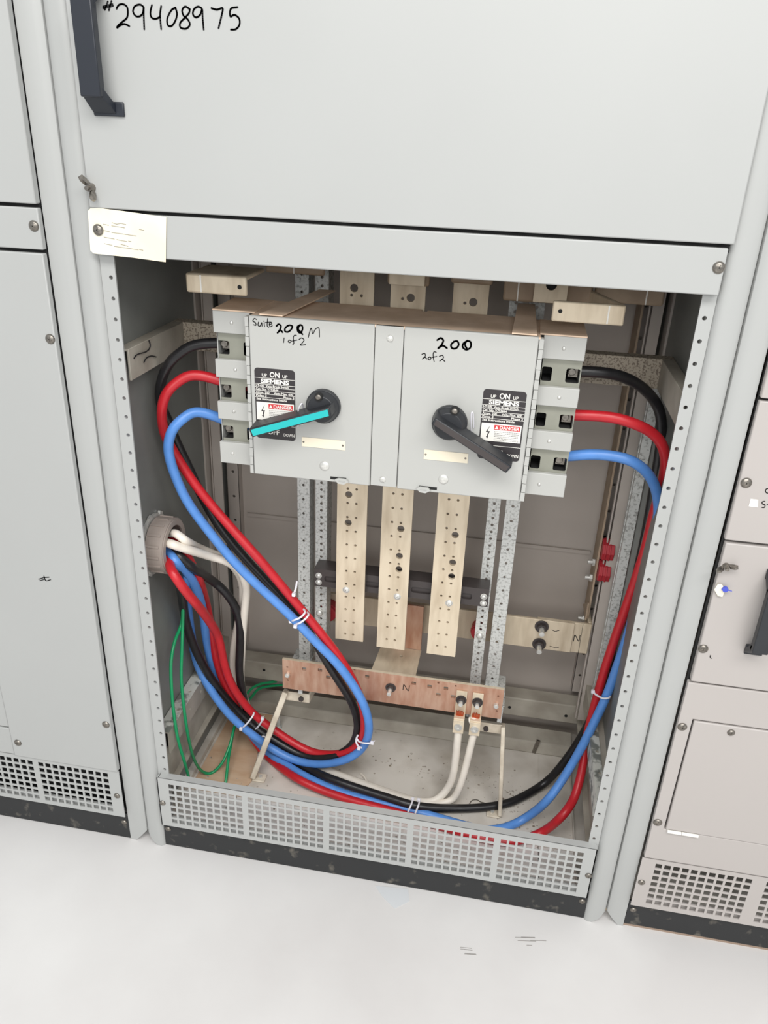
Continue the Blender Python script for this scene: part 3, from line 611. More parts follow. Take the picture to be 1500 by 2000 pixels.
for x0, x1, za, zb in ((-0.1545, -0.0795, 0.953, 0.9365), (0.0545, 0.1275, 0.952, 0.935)):
    npl = part(MB().box(x0, x1, F - 0.001, F, zb, za), 'nameplate', 'cream', sw, smooth=False)
    for x in (x0 + 0.003, x1 - 0.004): sub(MB().dome((x, F - 0.001, (za + zb) / 2), (0, -1, 0), 0.0018, 0.001, 10), 'rivet', 'screw', npl)
for x, z in ((-0.115, 0.904), (0.090, 0.902)):
    dm = MB(); dm.dome((x, F, z), (0, -1, 0), 0.0088, 0.0028, 24, 5); dm.box(x - 0.0045, x + 0.0045, F - 0.0034, F - 0.002, z - 0.0009, z + 0.0009); part(dm, 'quarter_turn_fastener', 'zinc', sw)
for x0, x1, xa, q_ in ((-0.1045, -0.0765, -0.096, 1), (0.0500, 0.0800, 0.0455, -1)):
    part(MB().box(x0, x1, F - 0.0005, F + 0.001, 0.8810, 0.8860), 'latch_slot', 'hole', sw, smooth=False)
    lt = MB(); o_ = [(xa, 0.8825), (xa + 0.006, 0.8855), (xa + 0.020, 0.8850), (xa + 0.0245, 0.8805), (xa + 0.016, 0.8750), (xa + 0.006, 0.8760)]
    lt.plate(o_, [], 0.004, fy(F - 0.005)); lt.obox((xa + .007, F - .0055, .8815), (xa + .018, F - .0055, .8812), (0, 0, 1), 0.001, 0.001)
    part(lt, 'latch', 'cover', sw, smooth=False)

# ---------------------------------------------------------------- vertical bus bars
rows = [(0.7812, 1)]
def busbar(x, big, label, z0, scr):
    x0, x1 = x - 0.0305, x + 0.0305; zb = z0; holes = []
    z = 0.4473
    while z < 1.19:
        for dx in (-0.0092, 0.0085): holes.append(circ(x + dx, z, 0.0027, 10))
        z += 0.0311
    for bx, bz in big: holes.append(circ(bx, bz, 0.0072, 18))
    def ok(h):
        cx = sum(p[0] for p in h) / len(h); cz = sum(p[1] for p in h) / len(h)
        if len(h) == 18: return True
        return all(math.hypot(cx - bx, cz - bz) > 0.0102 for bx, bz in big + [scr])
    b = MB(); b.plate(rect(x0, x1, zb, 1.70), [h for h in holes if ok(h)], 0.0065, fy(0.240))
    r = thing('bus_bar', (x, 0.2425, zb), label, 'bus bar', 'vertical bus bars below the switch')
    part(b, 'bar', 'tin', r, smooth=False)
    screw(r, scr[0], 0.240, scr[1], 0.0072, m='zinc')
busbar(-0.100, [(-0.1073,0.7768),(-0.1072,0.7147)] + [(-0.105, 1.175)], 'plated vertical bus bar nearest the blue and red cables, leftmost of three', 0.432, [(-0.1087,0.5576)][0])
busbar(-0.009, [(0.0001,0.7142),(-0.0001,0.6526),(0.0003,0.6217)] + [(-0.004, 1.165)], 'middle plated vertical bus bar hanging in front of the copper neutral strap', 0.425, [(0.0001,0.5569)][0])
busbar(0.100, [(0.1085,0.7141),(0.1082,0.6517),(0.1085,0.6197)] + [(0.105, 1.165)], 'plated vertical bus bar rightmost of three, beside the right steel channels', 0.425, [(0.108,0.5564)][0])

# ---------------------------------------------------------------- steel channels
def channel(x0, x1, z0, step, off, label, bolt=None):
    n = int((1.55 - z0 - 0.02) / step); hs = [circ((x0 + x1) / 2, z0 + 0.02 + off + i * step, 0.0030, 10) for i in range(n)]
    c = MB(); c.plate(rect(x0, x1, z0, 1.70), hs, 0.0025, fy(0.300)); c.box(x0, x0 + 0.0025, 0.3025, 0.340, z0, 1.70); c.box(x1 - 0.0025, x1, 0.3025, 0.340, z0, 1.70)
    r = thing('steel_channel', ((x0 + x1) / 2, 0.32, z0), label, 'steel channel', 'perforated channels behind the bus bars')
    part(c, 'channel', 'galv', r, smooth=False)
    if bolt:
        k = MB(); k.cyl((bolt[0], 0.300, bolt[1]), (bolt[0], 0.298, bolt[1]), 0.010, 22); k.dome((bolt[0], 0.298, bolt[1]), (0, -1, 0), 0.0085, 0.006, 22); part(k, 'bolt', 'zinc', r)
    return r
c_a = channel(-0.229, -0.203, 0.316, 0.0326, 0, 'galvanised perforated channel at far left with widely spaced holes')
channel(-0.190, -0.165, 0.228, 0.0158, 0, 'galvanised channel with closely spaced holes, left of the bus bars', [(-0.1808,0.4526)][0])
channel(0.166, 0.190, 0.222, 0.0158, 0, 'galvanised channel with closely spaced holes, right of the bus bars', [(0.1772,0.4479)][0])
c_d = channel(0.201, 0.229, 0.318, 0.0326, 0, 'galvanised perforated channel with widely spaced holes, in front of the neutral bus bolts')
for r, x0, x1, zz in ((c_a, -0.246, -0.201, 0.318), (c_d, 0.200, 0.246, 0.320)):
    f = MB(); f.box(x0, x1, 0.232, 0.340, zz - 0.003, zz); f.box(x0 + 0.034, x0 + 0.044, 0.2275, 0.2305, 0.278, zz); ft = part(f, 'foot_bracket', 'galv', r, bevel=0.0008)
    xb = (x0 + x1) / 2; k = MB(); k.cyl((xb, 0.262, zz), (xb, 0.262, zz + 0.007), 0.0052, 6); sub(k, 'bolt', 'zinc', ft)

# ---------------------------------------------------------------- insulating bus support
ins = thing('bus_support', (0, 0.27, 0.548), 'dark brown insulating bar carrying the three vertical bus bars', 'insulator')
hs = [rrect(a, b_, 0.560, 0.574, 0.005) for a, b_ in ((-0.160, -0.120), (-0.072, -0.042), (0.026, 0.068), (0.131, 0.153))]
m_ = MB(); m_.plate(rect(-0.182, 0.187, 0.547, 0.589), hs, 0.004, fy(0.258)); m_.box(-0.182, 0.187, 0.262, 0.299, 0.585, 0.589); m_.box(-0.182, 0.187, 0.264, 0.266, 0.549, 0.585); m_.box(-0.182, 0.187, 0.262, 0.299, 0.547, 0.550)
for x in (-0.1, -0.009, 0.1): m_.box(x - 0.02, x + 0.02, 0.2466, 0.258, 0.552, 0.584)
part(m_, 'insulating_bar', 'umber', ins, smooth=False)
for x, z in [(-0.1724,0.5732),(-0.1724,0.5568),(0.1772,0.5714),(0.1776,0.5554)]:
    k = MB(); k.cyl((x, 0.258, z), (x, 0.257, z), 0.0068, 20); k.dome((x, 0.257, z), (0, -1, 0), 0.0056, 0.004, 20); k.obox((x - .004, 0.2528, z - .002), (x + .004, 0.2528, z + .002), (0, -1, 0), 0.001, 0.0014); part(k, 'screw', 'zinc', ins)

# ---------------------------------------------------------------- rear neutral bus, strap and bar
nb = thing('neutral_bus', (0.1, 0.385, 0.38), 'wide horizontal plated bus at the rear marked N, with two large bolts', 'bus bar')
part(MB().box(-0.205, 0.300, 0.380, 0.388, 0.380, 0.456), 'bar', 'tin', nb, bevel=0.001)
part(MB().box(0.225, 0.382, 0.3735, 0.3795, 0.383, 0.460), 'splice_plate', 'tin', nb, bevel=0.001)
el = MB(); el.box(0.300, 0.420, 0.380, 0.388, 0.380, 0.459); el.box(0.412, 0.420, 0.388, 0.47, 0.380, 0.459)
el = part(el, 'end_elbow', 'tin', nb, bevel=0.002)
handwriting([[(0.3858,0.4109),(0.3868,0.4276),(0.3968,0.4126),(0.398,0.428)]], 0.0016, 0.3798, 'letter_mark', el)
sub(MB().box(0.4000, 0.4008, 0.3796, 0.3801, 0.381, 0.458), 'scribe_line', 'ink', el)
for x, z in [(0.3113,0.4432),(0.3113,0.3963)]:
    k = MB(); k.cyl((x, 0.3735, z), (x, 0.3705, z), 0.0155, 26); k.cyl((x, 0.3705, z), (x, 0.360, z), 0.0112, 6); bo = part(k, 'nut', 'umber', nb, bevel=0.0008)
    sub(MB().cyl((x, 0.361, z), (x, 0.340, z), 0.0058, 16), 'stud', 'zinc', bo)
k = MB()
for s_ in ([(0.3346,0.4377),(0.3417,0.4347),(0.3502,0.4387)], [(0.3357,0.3936),(0.3449,0.3923),(0.355,0.3939)]): ribbon(k, s_, 0.0012, 0.3733)
part(k, 'pen_mark', 'ink', nb)
rs = thing('neutral_riser', (0.42, 0.40, 0.46), 'tall edge-on plated copper riser at the right rear, beside the red insulators', 'bus bar')
part(MB().add([(0.4085, 0.40, 0.462), (0.4125, 0.40, 0.462), (0.4125, 0.47, 0.462), (0.4085, 0.47, 0.462), (0.4085, 0.40, 1.6), (0.4125, 0.40, 1.6), (0.4125, 0.47, 1.6), (0.4085, 0.47, 1.6)],
              [(0,3,2,1),(4,5,6,7),(0,1,5,4),(1,2,6,5),(2,3,7,6),(3,0,4,7)]), 'bar', 'tin_dusty', rs)
for pts in ([(0.4214,0.42,0.5941),(0.4327,0.42,0.5918)], [(0.4187,0.42,0.5536),(0.43,0.42,0.5526)], [(0.394,0.42,0.4466),(0.4193,0.42,0.4449)]):
    z = pts[1][2]; k = MB(); k.cyl((0.4085, 0.425, z), (0.403, 0.425, z), 0.0085, 6); k.cyl((0.403, 0.425, z), (0.393, 0.425, z), 0.005, 14); part(k, 'bolt', 'zinc', rs)
br = MB(); br.add([(0.4075, 0.392, 0.462), (0.4075, 0.392, 0.505), (0.4075, 0.398, 0.505), (0.4075, 0.46, 0.462), (0.404, 0.392, 0.462), (0.404, 0.392, 0.505), (0.404, 0.398, 0.505), (0.404, 0.46, 0.462)], [(0,1,2,3),(7,6,5,4),(0,4,5,1),(1,5,6,2),(2,6,7,3),(3,7,4,0)])
part(br, 'gusset_plate', 'tin_dusty', rs)
gs = thing('wall_channel', (0.45, 0.33, 0.3), 'galvanised upright behind the red cable on the right inner wall', 'steel channel')
g = MB(); g.box(0.440, 0.4425, 0.318, 0.352, 0.22, 1.028); g.box(0.4425, 0.4580, 0.318, 0.3205, 0.22, 1.028); g.box(0.4388, 0.4405, 0.332, 0.336, 0.22, 1.028); part(g, 'channel', 'galv', gs)
for i, (z, lb_) in enumerate(((0.640, 'red ribbed standoff insulator on the right, upper of the two'), (0.588, 'red ribbed standoff insulator on the right, lower of the two'))):
    m_ = MB(); m_.cyl((0.4135, 0.40, z), (0.4385, 0.40, z), 0.0245, 8)
    for q_ in (0.418, 0.427): m_.cyl((q_, 0.40, z), (q_ + 0.004, 0.40, z), 0.0262, 8)
    tag(m_.build('standoff_insulator', 'standoff', bevel=0.001), lb_, 'insulator', 'red standoff insulators')
for (u_, lb_) in (([(-0.1754,0.4205)][0], 'red standoff insulator half hidden beside the leftmost bus bar'), ([(0.1735,0.4203)][0], 'red standoff insulator showing beside the right channel bolt')):
    rr = 0.021 if u_[0] < 0 else 0.0165; m_ = MB(); m_.cyl((u_[0], 0.345, u_[1]), (u_[0], 0.3795, u_[1]), rr, 20); m_.cyl((u_[0], 0.353, u_[1]), (u_[0], 0.361, u_[1]), rr * 1.1, 20)
    tag(m_.build('standoff_insulator', 'standoff', bevel=0.001), lb_, 'insulator', 'red standoff insulators')
sp = MB(); sp.box(-0.016, 0.047, 0.350, 0.356, 0.352, 0.470); 
spo = thing('neutral_strap', (0, 0.3, 0.352), 'bent copper strap joining the rear neutral bus to the drilled copper bar', 'bus bar')
part(sp, 'riser_leg', 'copper', spo, bevel=0.001)
part(MB().plate([(-0.052, 0.2275), (0.048, 0.2275), (0.048, 0.350), (-0.046, 0.350)], [circ(0.006, 0.318, 0.004, 12)], 0.005, fz(0.347)), 'shelf_leg', 'tin', spo, smooth=False)
b = thing('neutral_bar', (0, 0.222, 0.294), 'long drilled bare copper neutral bar marked N at the bottom of the switch bay', 'bus bar')
hs = []
for u_ in [(-0.1954,0.3537),(-0.1595,0.3569),(-0.1409,0.3407),(-0.0542,0.3567),(0.0482,0.3564),(0.0828,0.3541),(0.1182,0.3548),(0.1029,0.3356),(0.1351,0.3358)]: hs.append(rrect(u_[0] - 0.0048, u_[0] + 0.0048, u_[1] - 0.0042, u_[1] + 0.0042, 0.001, 1))
for u_ in [(-0.2339,0.3528),(-0.2333,0.3166),(-0.1434,0.3679),(-0.0829,0.3711),(0.2298,0.3538),(0.2305,0.3141),(0.1008,0.3668),(0.1383,0.3651)]: hs.append(circ(u_[0], u_[1], 0.0024, 8))
m_ = MB(); m_.plate(rect(-0.245, 0.241, 0.294, 0.372), hs, 0.0065, fy(0.2205)); bar = part(m_, 'bar', 'copper', b, smooth=False)
part(MB().box(-0.245, 0.241, 0.2205, 0.227, 0.3722, 0.3727), 'plated_edge', 'tin', b)
handwriting([[(0.0257,0.3356),(0.0272,0.3497),(0.037,0.3348),(0.0396,0.349)]], 0.0014, 0.2203, 'letter_mark', bar)
for x, z in [(-0.233,0.3335),(0.2278,0.3302)]: k = MB(); k.cyl((x, 0.2205, z), (x, 0.214, z), 0.0056, 6); k.cyl((x, 0.2145, z), (x, 0.212, z), 0.0035, 12); part(k, 'bolt', 'zinc', b)
x, z = [(-0.0014,0.3368)][0]
k = MB(); k.cyl((x, 0.2205, z), (x, 0.219, z), 0.0115, 24); k.cyl((x, 0.219, z), (x, 0.211, z), 0.0085, 6); nt_ = part(k, 'nut', 'umber', b)
sub(MB().cyl((x, 0.212, z), (x, 0.196, z), 0.0048, 14), 'stud', 'zinc', nt_)
# two cable lugs on the bar
for i, (u, lb_) in enumerate(((903, 'left of the two plated cable lugs bolted on the copper bar'), (935, 'right of the two plated cable lugs bolted on the copper bar'))):
    px = [(0.153,0.3639),(0.1879,0.3632)][i]
    x = px[0]; r = thing('cable_lug', (x, 0.21, 0.27), lb_, 'cable lug', 'cable lugs on the copper bar')
    m_ = MB(); m_.box(x - 0.0115, x + 0.0115, 0.2165, 0.2200, 0.285, 0.356); m_.box(x - 0.0115, x + 0.0115, 0.196, 0.2200, 0.293, 0.299)
    m_.box(x - 0.0115, x - 0.008, 0.196, 0.2165, 0.262, 0.296); m_.box(x + 0.008, x + 0.0115, 0.196, 0.2165, 0.262, 0.296); m_.box(x - 0.0115, x + 0.0115, 0.193, 0.1975, 0.262, 0.296); m_.box(x - .0115, x + .0115, .2165, .22, .262, .29)
    part(m_, 'lug_body', 'tin', r, bevel=0.0006)
    k = MB(); k.cyl((x, 0.2165, 0.334), (x, 0.2145, 0.334), 0.0115, 24); k.cyl((x, 0.2145, 0.334), (x, 0.2065, 0.334), 0.0088, 6); nn = part(k, 'nut', 'umber', r)
    sub(MB().cyl((x, 0.208, 0.334), (x, 0.199, 0.334), 0.0048, 14), 'stud', 'zinc', nn)
    k = MB(); k.ring((x, 0.193, 0.280), (0, -1, 0), 0.0085, 0.0045, 0.003, 24); k.cyl((x, 0.1945, 0.280), (x, 0.1915, 0.280), 0.0046, 6); part(k, 'set_screw', 'zinc', r)
    k = MB()
    for j in range(7): k.tube([(x - 0.007 + j * 0.0022, 0.206, 0.297), (x - 0.0075 + j * 0.0025, 0.206, 0.305 + 0.002 * random.random()), (x - 0.007 + j * 0.0024, 0.205, 0.311 + 0.003 * random.random())], 0.0011, 6)
    part(k, 'copper_strands', 'brightcu', r)

# ---------------------------------------------------------------- flat bar brackets standing on the pan
def flat_bracket(foot, top, inward, label, wd_=0.009):
    r = thing('flat_bar_bracket', (foot[0], foot[1], 0.05), label, 'bracket', 'bent flat bar brackets standing on the cabinet floor')
    s = inward; fx_, fy_ = foot; m_ = MB()
    m_.box(min(fx_, fx_ + s * 0.030), max(fx_, fx_ + s * 0.030), fy_ - 0.013, fy_ + 0.013, 0.0502, 0.0545)
    m_.obox((fx_, fy_, 0.0525), (top[0], top[1], top[2]), (0, 1, 0.0), 0.026, wd_)
    m_.obox((top[0] - s * 0.002, top[1], top[2] - 0.0125), (top[0] + s * 0.056, top[1], top[2] - 0.0125), (0, 0, 1), 0.025, 0.0045)
    m_.obox((top[0] + s * 0.054, top[1] - .001, top[2] - 0.0125), (top[0] + s * 0.058, 0.301, top[2] - 0.0125), (0, 0, 1), 0.025, 0.0045)
    part(m_, 'flat_bar', 'bracket', r, bevel=0.002)
    k = MB(); k.cyl((fx_ + s * 0.017, fy_, 0.0545), (fx_ + s * 0.017, fy_, 0.0585), 0.0045, 6); part(k, 'foot_bolt', 'zinc', r)
    k = MB(); k.cyl((top[0] + s * 0.037, top[1] - 0.002, top[2] - 0.0125), (top[0] + s * 0.037, top[1] - 0.008, top[2] - 0.0125), 0.006, 6); part(k, 'top_bolt', 'umber', r)
flat_bracket((-0.310, 0.183), (-0.247, 0.250, 0.262), 1, 'bent pale flat bar bracket at left, crossing in front of the cable bundle', 0.013)
flat_bracket((0.265, 0.190), (0.2500, 0.250, 0.254), -1, 'bent pale flat bar bracket at right, in front of the black cable')

# ---------------------------------------------------------------- copper pieces above the switch
a = MB(); a.box(-0.357, -0.253, 0.100, 0.107, 1.174, 1.205); a.box(-0.357, -0.350, 0.107, 0.20, 1.174, 1.205); a.box(-0.352, -0.253, 0.105, 0.20, 1.198, 1.205)
r = thing('copper_link', (-0.30, 0.15, 1.174), 'plated copper link jutting out above the left lug box', 'copper link', 'copper links above the switch')
lk = part(a, 'bar', 'tin', r, bevel=0.004); sub(MB().cyl((-0.265, 0.0995, 1.188), (-0.265, 0.101, 1.188), 0.0036, 12), 'hole', 'hole', lk); sub(MB().box(-0.332, -0.3295, 0.0992, 0.1002, 1.176, 1.203), 'scribe_line', 'white', lk)
a = MB(); a.box(0.234, 0.342, 0.100, 0.107, 1.170, 1.201); a.obox((0.339, 0.103, 1.186), (0.292, 0.235, 1.186), (0, 0, 1), 0.031, 0.007)
r = thing('copper_link', (0.29, 0.15, 1.17), 'plated copper link jutting out above the right lug box', 'copper link', 'copper links above the switch')
lk = part(a, 'bar', 'tin', r, bevel=0.0025); sub(MB().cyl((0.246, 0.0995, 1.186), (0.246, 0.101, 1.186), 0.0032, 12), 'hole', 'hole', lk); sub(MB().box(0.3165, 0.3188, 0.0992, 0.1002, 1.172, 1.199), 'scribe_line', 'white', lk)
def upper(x0, x1, z0, z1, y0, y1, m, label, lug=None, line=None):
    r = thing('upper_bus', ((x0 + x1) / 2, y0, z0), label, 'bus bar', 'horizontal bus pieces under the cross panel')
    p_ = part(MB().box(x0, x1, y0, y1, z0, z1), 'bar', m, r, bevel=0.004)
    if lug:
        a_, b_, za, zb = lug; q_ = MB(); q_.plate(rect(a_, b_, za, zb), [circ((a_ + b_) / 2, za + (zb - za) * 0.62, 0.009, 16)], 0.008, fy(y0 - 0.0085)); part(q_, 'lug_block', 'tin', r, smooth=False)
        k_ = MB(); k_.cyl(((a_ + b_) / 2, y0 - 0.004, za + (zb - za) * 0.62), ((a_ + b_) / 2, y0 - 0.001, za + (zb - za) * 0.62), 0.009, 16); part(k_, 'lug_bore', 'hole', r)
    if line is not None: sub(MB().box(line, line + 0.0022, y0 - 0.0006, y0, z0 + 0.001, z1 - 0.001), 'scribe_line', 'white', p_)
upper(-0.258, -0.152, 1.196, 1.225, 0.212, 0.222, 'tin_dusty', 'dusty horizontal bus piece under the cross panel, above the left mounting strap', None, -0.207)
upper(-0.042, 0.030, 1.190, 1.235, 0.212, 0.222, 'tin_dusty', 'short bus piece with a square lug above the middle bus bar', (-0.037, 0.023, 1.192, 1.235))
upper(0.066, 0.136, 1.199, 1.235, 0.212, 0.222, 'tin_dusty', 'short dusty bus piece above the right hand vertical bus bar')
upper(0.155, 0.300, 1.176, 1.235, 0.212, 0.222, 'tin_dusty', 'dusty bus piece with a square lug above the right mounting strap', (0.205, 0.259, 1.179, 1.226), 0.178)
upper(0.305, 0.418, 1.180, 1.235, 0.235, 0.245, 'tin_dusty', 'dusty bus piece at far right under the cross panel', None, 0.388)

# ---------------------------------------------------------------- conduit bushing in the left wall
r = thing('conduit_bushing', (-0.46, 0.100, 0.695), 'round taupe plastic conduit bushing with metal locknut on the left inner wall', 'conduit bushing')
m_ = MB(); m_.ring((-0.452, 0.100, 0.695), (1, 0, 0), 0.0540, 0.0435, 0.034, 48); m_.ring((-0.420, 0.100, 0.695), (1, 0, 0), 0.0515, 0.0405, 0.004, 48)
for i in range(16):
    t = 2 * math.pi * i / 16; c_ = Vector((0, math.cos(t), math.sin(t)))
    m_.obox(Vector((-0.450, 0.100, 0.695)) + c_ * 0.0545, Vector((-0.424, 0.100, 0.695)) + c_ * 0.0545, c_, 0.0028, 0.004)
part(m_, 'bushing_ring', 'bushing', r)
m_ = MB(); m_.ring((-0.4595, 0.100, 0.695), (1, 0, 0), 0.0600, 0.045, 0.0055, 48)
for i in range(8):
    t = 2 * math.pi * i / 8 + 0.2; c_ = Vector((0, math.cos(t), math.sin(t))); m_.obox(Vector((-0.4585, 0.100, 0.695)) + c_ * 0.060, Vector((-0.4535, 0.100, 0.695)) + c_ * 0.060, c_, 0.007, 0.012)
part(m_, 'locknut', 'zinc', r); part(MB().cyl((-0.4585, 0.1, 0.695), (-0.4575, 0.1, 0.695), 0.044, 32), 'dark_bore', 'hole', r)

# ---------------------------------------------------------------- cables
def cable(name, pts, rad, m, label, cat='cable', group=None, sub_=10, it=5):
    o = MB().tube(smooth_path(pts, sub_, it), rad, 16).build(name, m); return tag(o, label, cat, group)
R_ = 0.0092
cable('power_cable', [(-.262,.150,1.083),(-.300,.150,1.083),(-0.363,0.145,1.0776),(-0.3954,0.14,1.059),(-0.418,0.135,1.0355),(-0.4363,0.14,0.9961),(-0.4432,0.15,0.9588),(-0.4366,0.16,0.9266),(-0.4285,0.17,0.8813),(-0.4063,0.175,0.8208),(-0.3795,0.175,0.753),(-0.3328,0.175,0.6761),(-0.2663,0.182,0.5938),(-0.2129,0.188,0.5266),(-0.1666,0.19,0.4585),(-0.1295,0.195,0.3844),(-0.0912,0.2,0.3159),(-0.0728,0.205,0.2614),(-0.0702,0.21,0.2083),(-0.0901,0.22,0.1477),(-0.1417,0.225,0.1054),(-0.2082,0.242,0.0847),(-0.2756,0.25,0.1102),(-0.3273,0.252,0.1394),(-0.381,0.25,0.1988),(-0.4099,0.215,0.2917),(-0.428,0.185,0.3846),(-0.4328,0.155,0.4818),(-0.4216,0.125,0.5655),(-0.406,0.0828,0.629),(-0.406,0.0777,0.6535),(-.422,.094,.666),(-.457,.094,.668)], R_, 'c_black', 'thick black cable looping out of the left lug box behind the red one', group='cables looping from the left lug box')
cable('power_cable', [(-.262,.150,1.008),(-.300,.150,1.008),(-0.3656,0.14,1.0247),(-0.3978,0.13,1.0107),(-0.4173,0.12,0.9894),(-0.4276,0.12,0.9599),(-0.4333,0.13,0.925),(-0.4324,0.14,0.8957),(-0.4206,0.15,0.8585),(-0.3957,0.155,0.8109),(-0.3607,0.16,0.7587),(-0.3105,0.16,0.7003),(-0.2651,0.16,0.6489),(-0.236,0.165,0.6078),(-0.187,0.17,0.5416),(-0.1396,0.17,0.4826),(-0.1009,0.175,0.4222),(-0.0721,0.18,0.3621),(-0.0548,0.185,0.3008),(-0.0515,0.195,0.2334),(-0.0661,0.205,0.1778),(-0.1067,0.22,0.1292),(-0.1689,0.24,0.0989),(-0.2222,0.248,0.1081),(-0.2786,0.25,0.1424),(-0.3314,0.25,0.1834),(-0.3637,0.225,0.2689),(-0.3741,0.205,0.3475),(-0.3743,0.19,0.4139),(-0.3743,0.165,0.4688),(-0.366,0.0802,0.5748),(-0.372,0.0557,0.6132),(-0.38,0.0376,0.6487),(-0.392,0.0368,0.6706),(-0.404,0.0491,0.6752),(-.422,.077,.676),(-.457,.078,.678)], R_, 'c_red', 'thick red cable looping out of the left lug box and round the big tied loop', group='cables looping from the left lug box')
cable('power_cable', [(-.262,.150,.934),(-.300,.150,.934),(-0.3602,0.13,0.9602),(-0.3844,0.11,0.9499),(-0.4009,0.1,0.9315),(-0.4109,0.1,0.9043),(-0.4136,0.105,0.8754),(-0.4096,0.115,0.8333),(-0.3948,0.125,0.7792),(-0.3656,0.135,0.7236),(-0.3229,0.14,0.6623),(-0.2824,0.145,0.6139),(-0.2345,0.15,0.5653),(-0.1911,0.153,0.521),(-0.1531,0.155,0.478),(-0.1102,0.158,0.4316),(-0.0736,0.165,0.3733),(-0.0465,0.17,0.3116),(-0.0386,0.18,0.2443),(-0.0547,0.195,0.1769),(-0.0962,0.2,0.1295),(-0.1576,0.215,0.0911),(-0.2163,0.226,0.0802),(-0.2704,0.232,0.0957),(-0.3129,0.23,0.1268),(-0.3596,0.222,0.174),(-0.3916,0.212,0.2288),(-0.4239,0.21,0.2902),(-0.444,0.212,0.3463),(-0.4466,0.205,0.4206),(-0.4377,0.18,0.5111),(-0.404,0.1075,0.6139),(-0.402,0.0957,0.6576),(-0.408,0.0972,0.6684),(-.424,.112,.676),(-.457,.114,.680)], R_, 'c_blue', 'thick blue cable looping out of the left lug box, outermost of the big loop', group='cables looping from the left lug box')
# right side run
cable('power_cable', [(.270,.150,1.083),(.292,.150,1.083),(0.3406,0.16,1.0811),(0.3783,0.18,1.0677),(0.4121,0.2,1.0447),(0.4381,0.215,1.0145),(0.4498,0.22,0.9824),(0.4568,0.225,0.9337),(0.4617,0.235,0.8505),(0.4669,0.25,0.7377),(0.4666,0.265,0.6029),(0.4608,0.28,0.4676),(0.45,0.295,0.3336),(0.4308,0.305,0.2123),(0.392,0.29,0.1225),(0.3603,0.286,0.068),(0.3094,0.2374,0.064),(0.272,0.2111,0.062),(0.2144,0.1881,0.062),(0.1533,0.1717,0.064),(0.0924,0.1554,0.072),(0.0555,0.1523,0.078),(0.0052,0.1616,0.078),(-0.0606,0.1722,0.08),(-0.1269,0.1843,0.084),(-0.2011,0.225,0.0667),(-0.2543,0.252,0.0649),(-0.3083,0.278,0.0746),(-0.3502,0.285,0.1309),(-0.3547,0.26,0.2196),(-0.3557,0.245,0.3044),(-0.3465,0.235,0.3806),(-0.3399,0.225,0.4519),(-0.3479,0.215,0.5027),(-0.3631,0.2,0.5439),(-0.3835,0.185,0.5758),(-0.382,0.1058,0.6456),(-0.392,0.0889,0.6694),(-0.402,0.0835,0.6832),(-.424,.100,.692),(-.457,.100,.697)], R_, 'c_black', 'thick black cable from the right lug box lying across the cabinet floor', group='cables from the right lug box')
cable('power_cable', [(.270,.150,1.008),(.292,.150,1.008),(0.3502,0.145,1.0122),(0.3928,0.145,1.0039),(0.423,0.15,0.9899),(0.4439,0.155,0.9694),(0.4568,0.165,0.9393),(0.4619,0.175,0.9055),(0.4635,0.19,0.8612),(0.4637,0.205,0.8076),(0.4648,0.215,0.7467),(0.4609,0.225,0.679),(0.4539,0.235,0.5956),(0.4448,0.245,0.497),(0.4382,0.25,0.4097),(0.4324,0.25,0.3081),(0.4278,0.235,0.2523),(0.427,0.215,0.2126),(0.4218,0.19,0.1798),(0.4111,0.16,0.1542),(0.3875,0.125,0.1379),(0.3592,0.1388,0.075),(0.3142,0.1134,0.068),(0.2757,0.1043,0.063),(0.2164,0.1067,0.062),(0.1371,0.1198,0.062),(0.0437,0.1368,0.062),(-0.0421,0.1474,0.062),(-0.0947,0.1553,0.063),(-0.1472,0.1647,0.066),(-0.2093,0.1793,0.075),(-0.2761,0.235,0.0569),(-0.322,0.26,0.0734),(-0.3563,0.265,0.1308),(-0.3806,0.26,0.203),(-0.3977,0.25,0.2645),(-0.4032,0.235,0.3295),(-0.4076,0.232,0.3798),(-0.4102,0.228,0.4299),(-0.4113,0.215,0.4999),(-0.388,0.1367,0.6017),(-0.394,0.1159,0.6533),(-0.4,0.1017,0.6894),(-.424,.116,.706),(-.457,.118,.706)], R_, 'c_red', 'thick red cable from the right lug box dropping down the right side', group='cables from the right lug box')
cable('power_cable', [(.270,.150,.934),(.292,.150,.934),(0.3338,0.145,0.9442),(0.378,0.14,0.9452),(0.4071,0.14,0.9363),(0.4323,0.15,0.9144),(0.4521,0.165,0.8816),(0.4669,0.18,0.8351),(0.4733,0.195,0.7772),(0.4743,0.21,0.7104),(0.4719,0.22,0.6344),(0.4693,0.225,0.5792),(0.464,0.225,0.5164),(0.4571,0.225,0.4536),(0.4492,0.22,0.3977),(0.4379,0.215,0.3476),(0.4253,0.21,0.2961),(0.4105,0.205,0.2414),(0.3884,0.19,0.186),(0.3575,0.165,0.1347),(0.3199,0.1728,0.07),(0.2754,0.1414,0.064),(0.2261,0.1285,0.062),(0.1694,0.1354,0.062),(0.1186,0.1437,0.062),(0.0565,0.1515,0.062),(-0.0195,0.1583,0.062),(-0.0975,0.1678,0.064),(-0.1803,0.1891,0.07),(-0.2453,0.222,0.0686),(-0.2995,0.25,0.0739),(-0.3433,0.262,0.109),(-0.3828,0.262,0.1735),(-0.4102,0.265,0.2286),(-0.4192,0.24,0.319),(-0.4193,0.22,0.4053),(-0.4077,0.188,0.4978),(-0.393,0.1248,0.5996),(-0.398,0.09,0.6511),(-0.404,0.0707,0.6788),(-.424,.090,.686),(-.457,.088,.690)], R_, 'c_blue', 'thick blue cable from the right lug box, tied to the red one at right', group='cables from the right lug box')
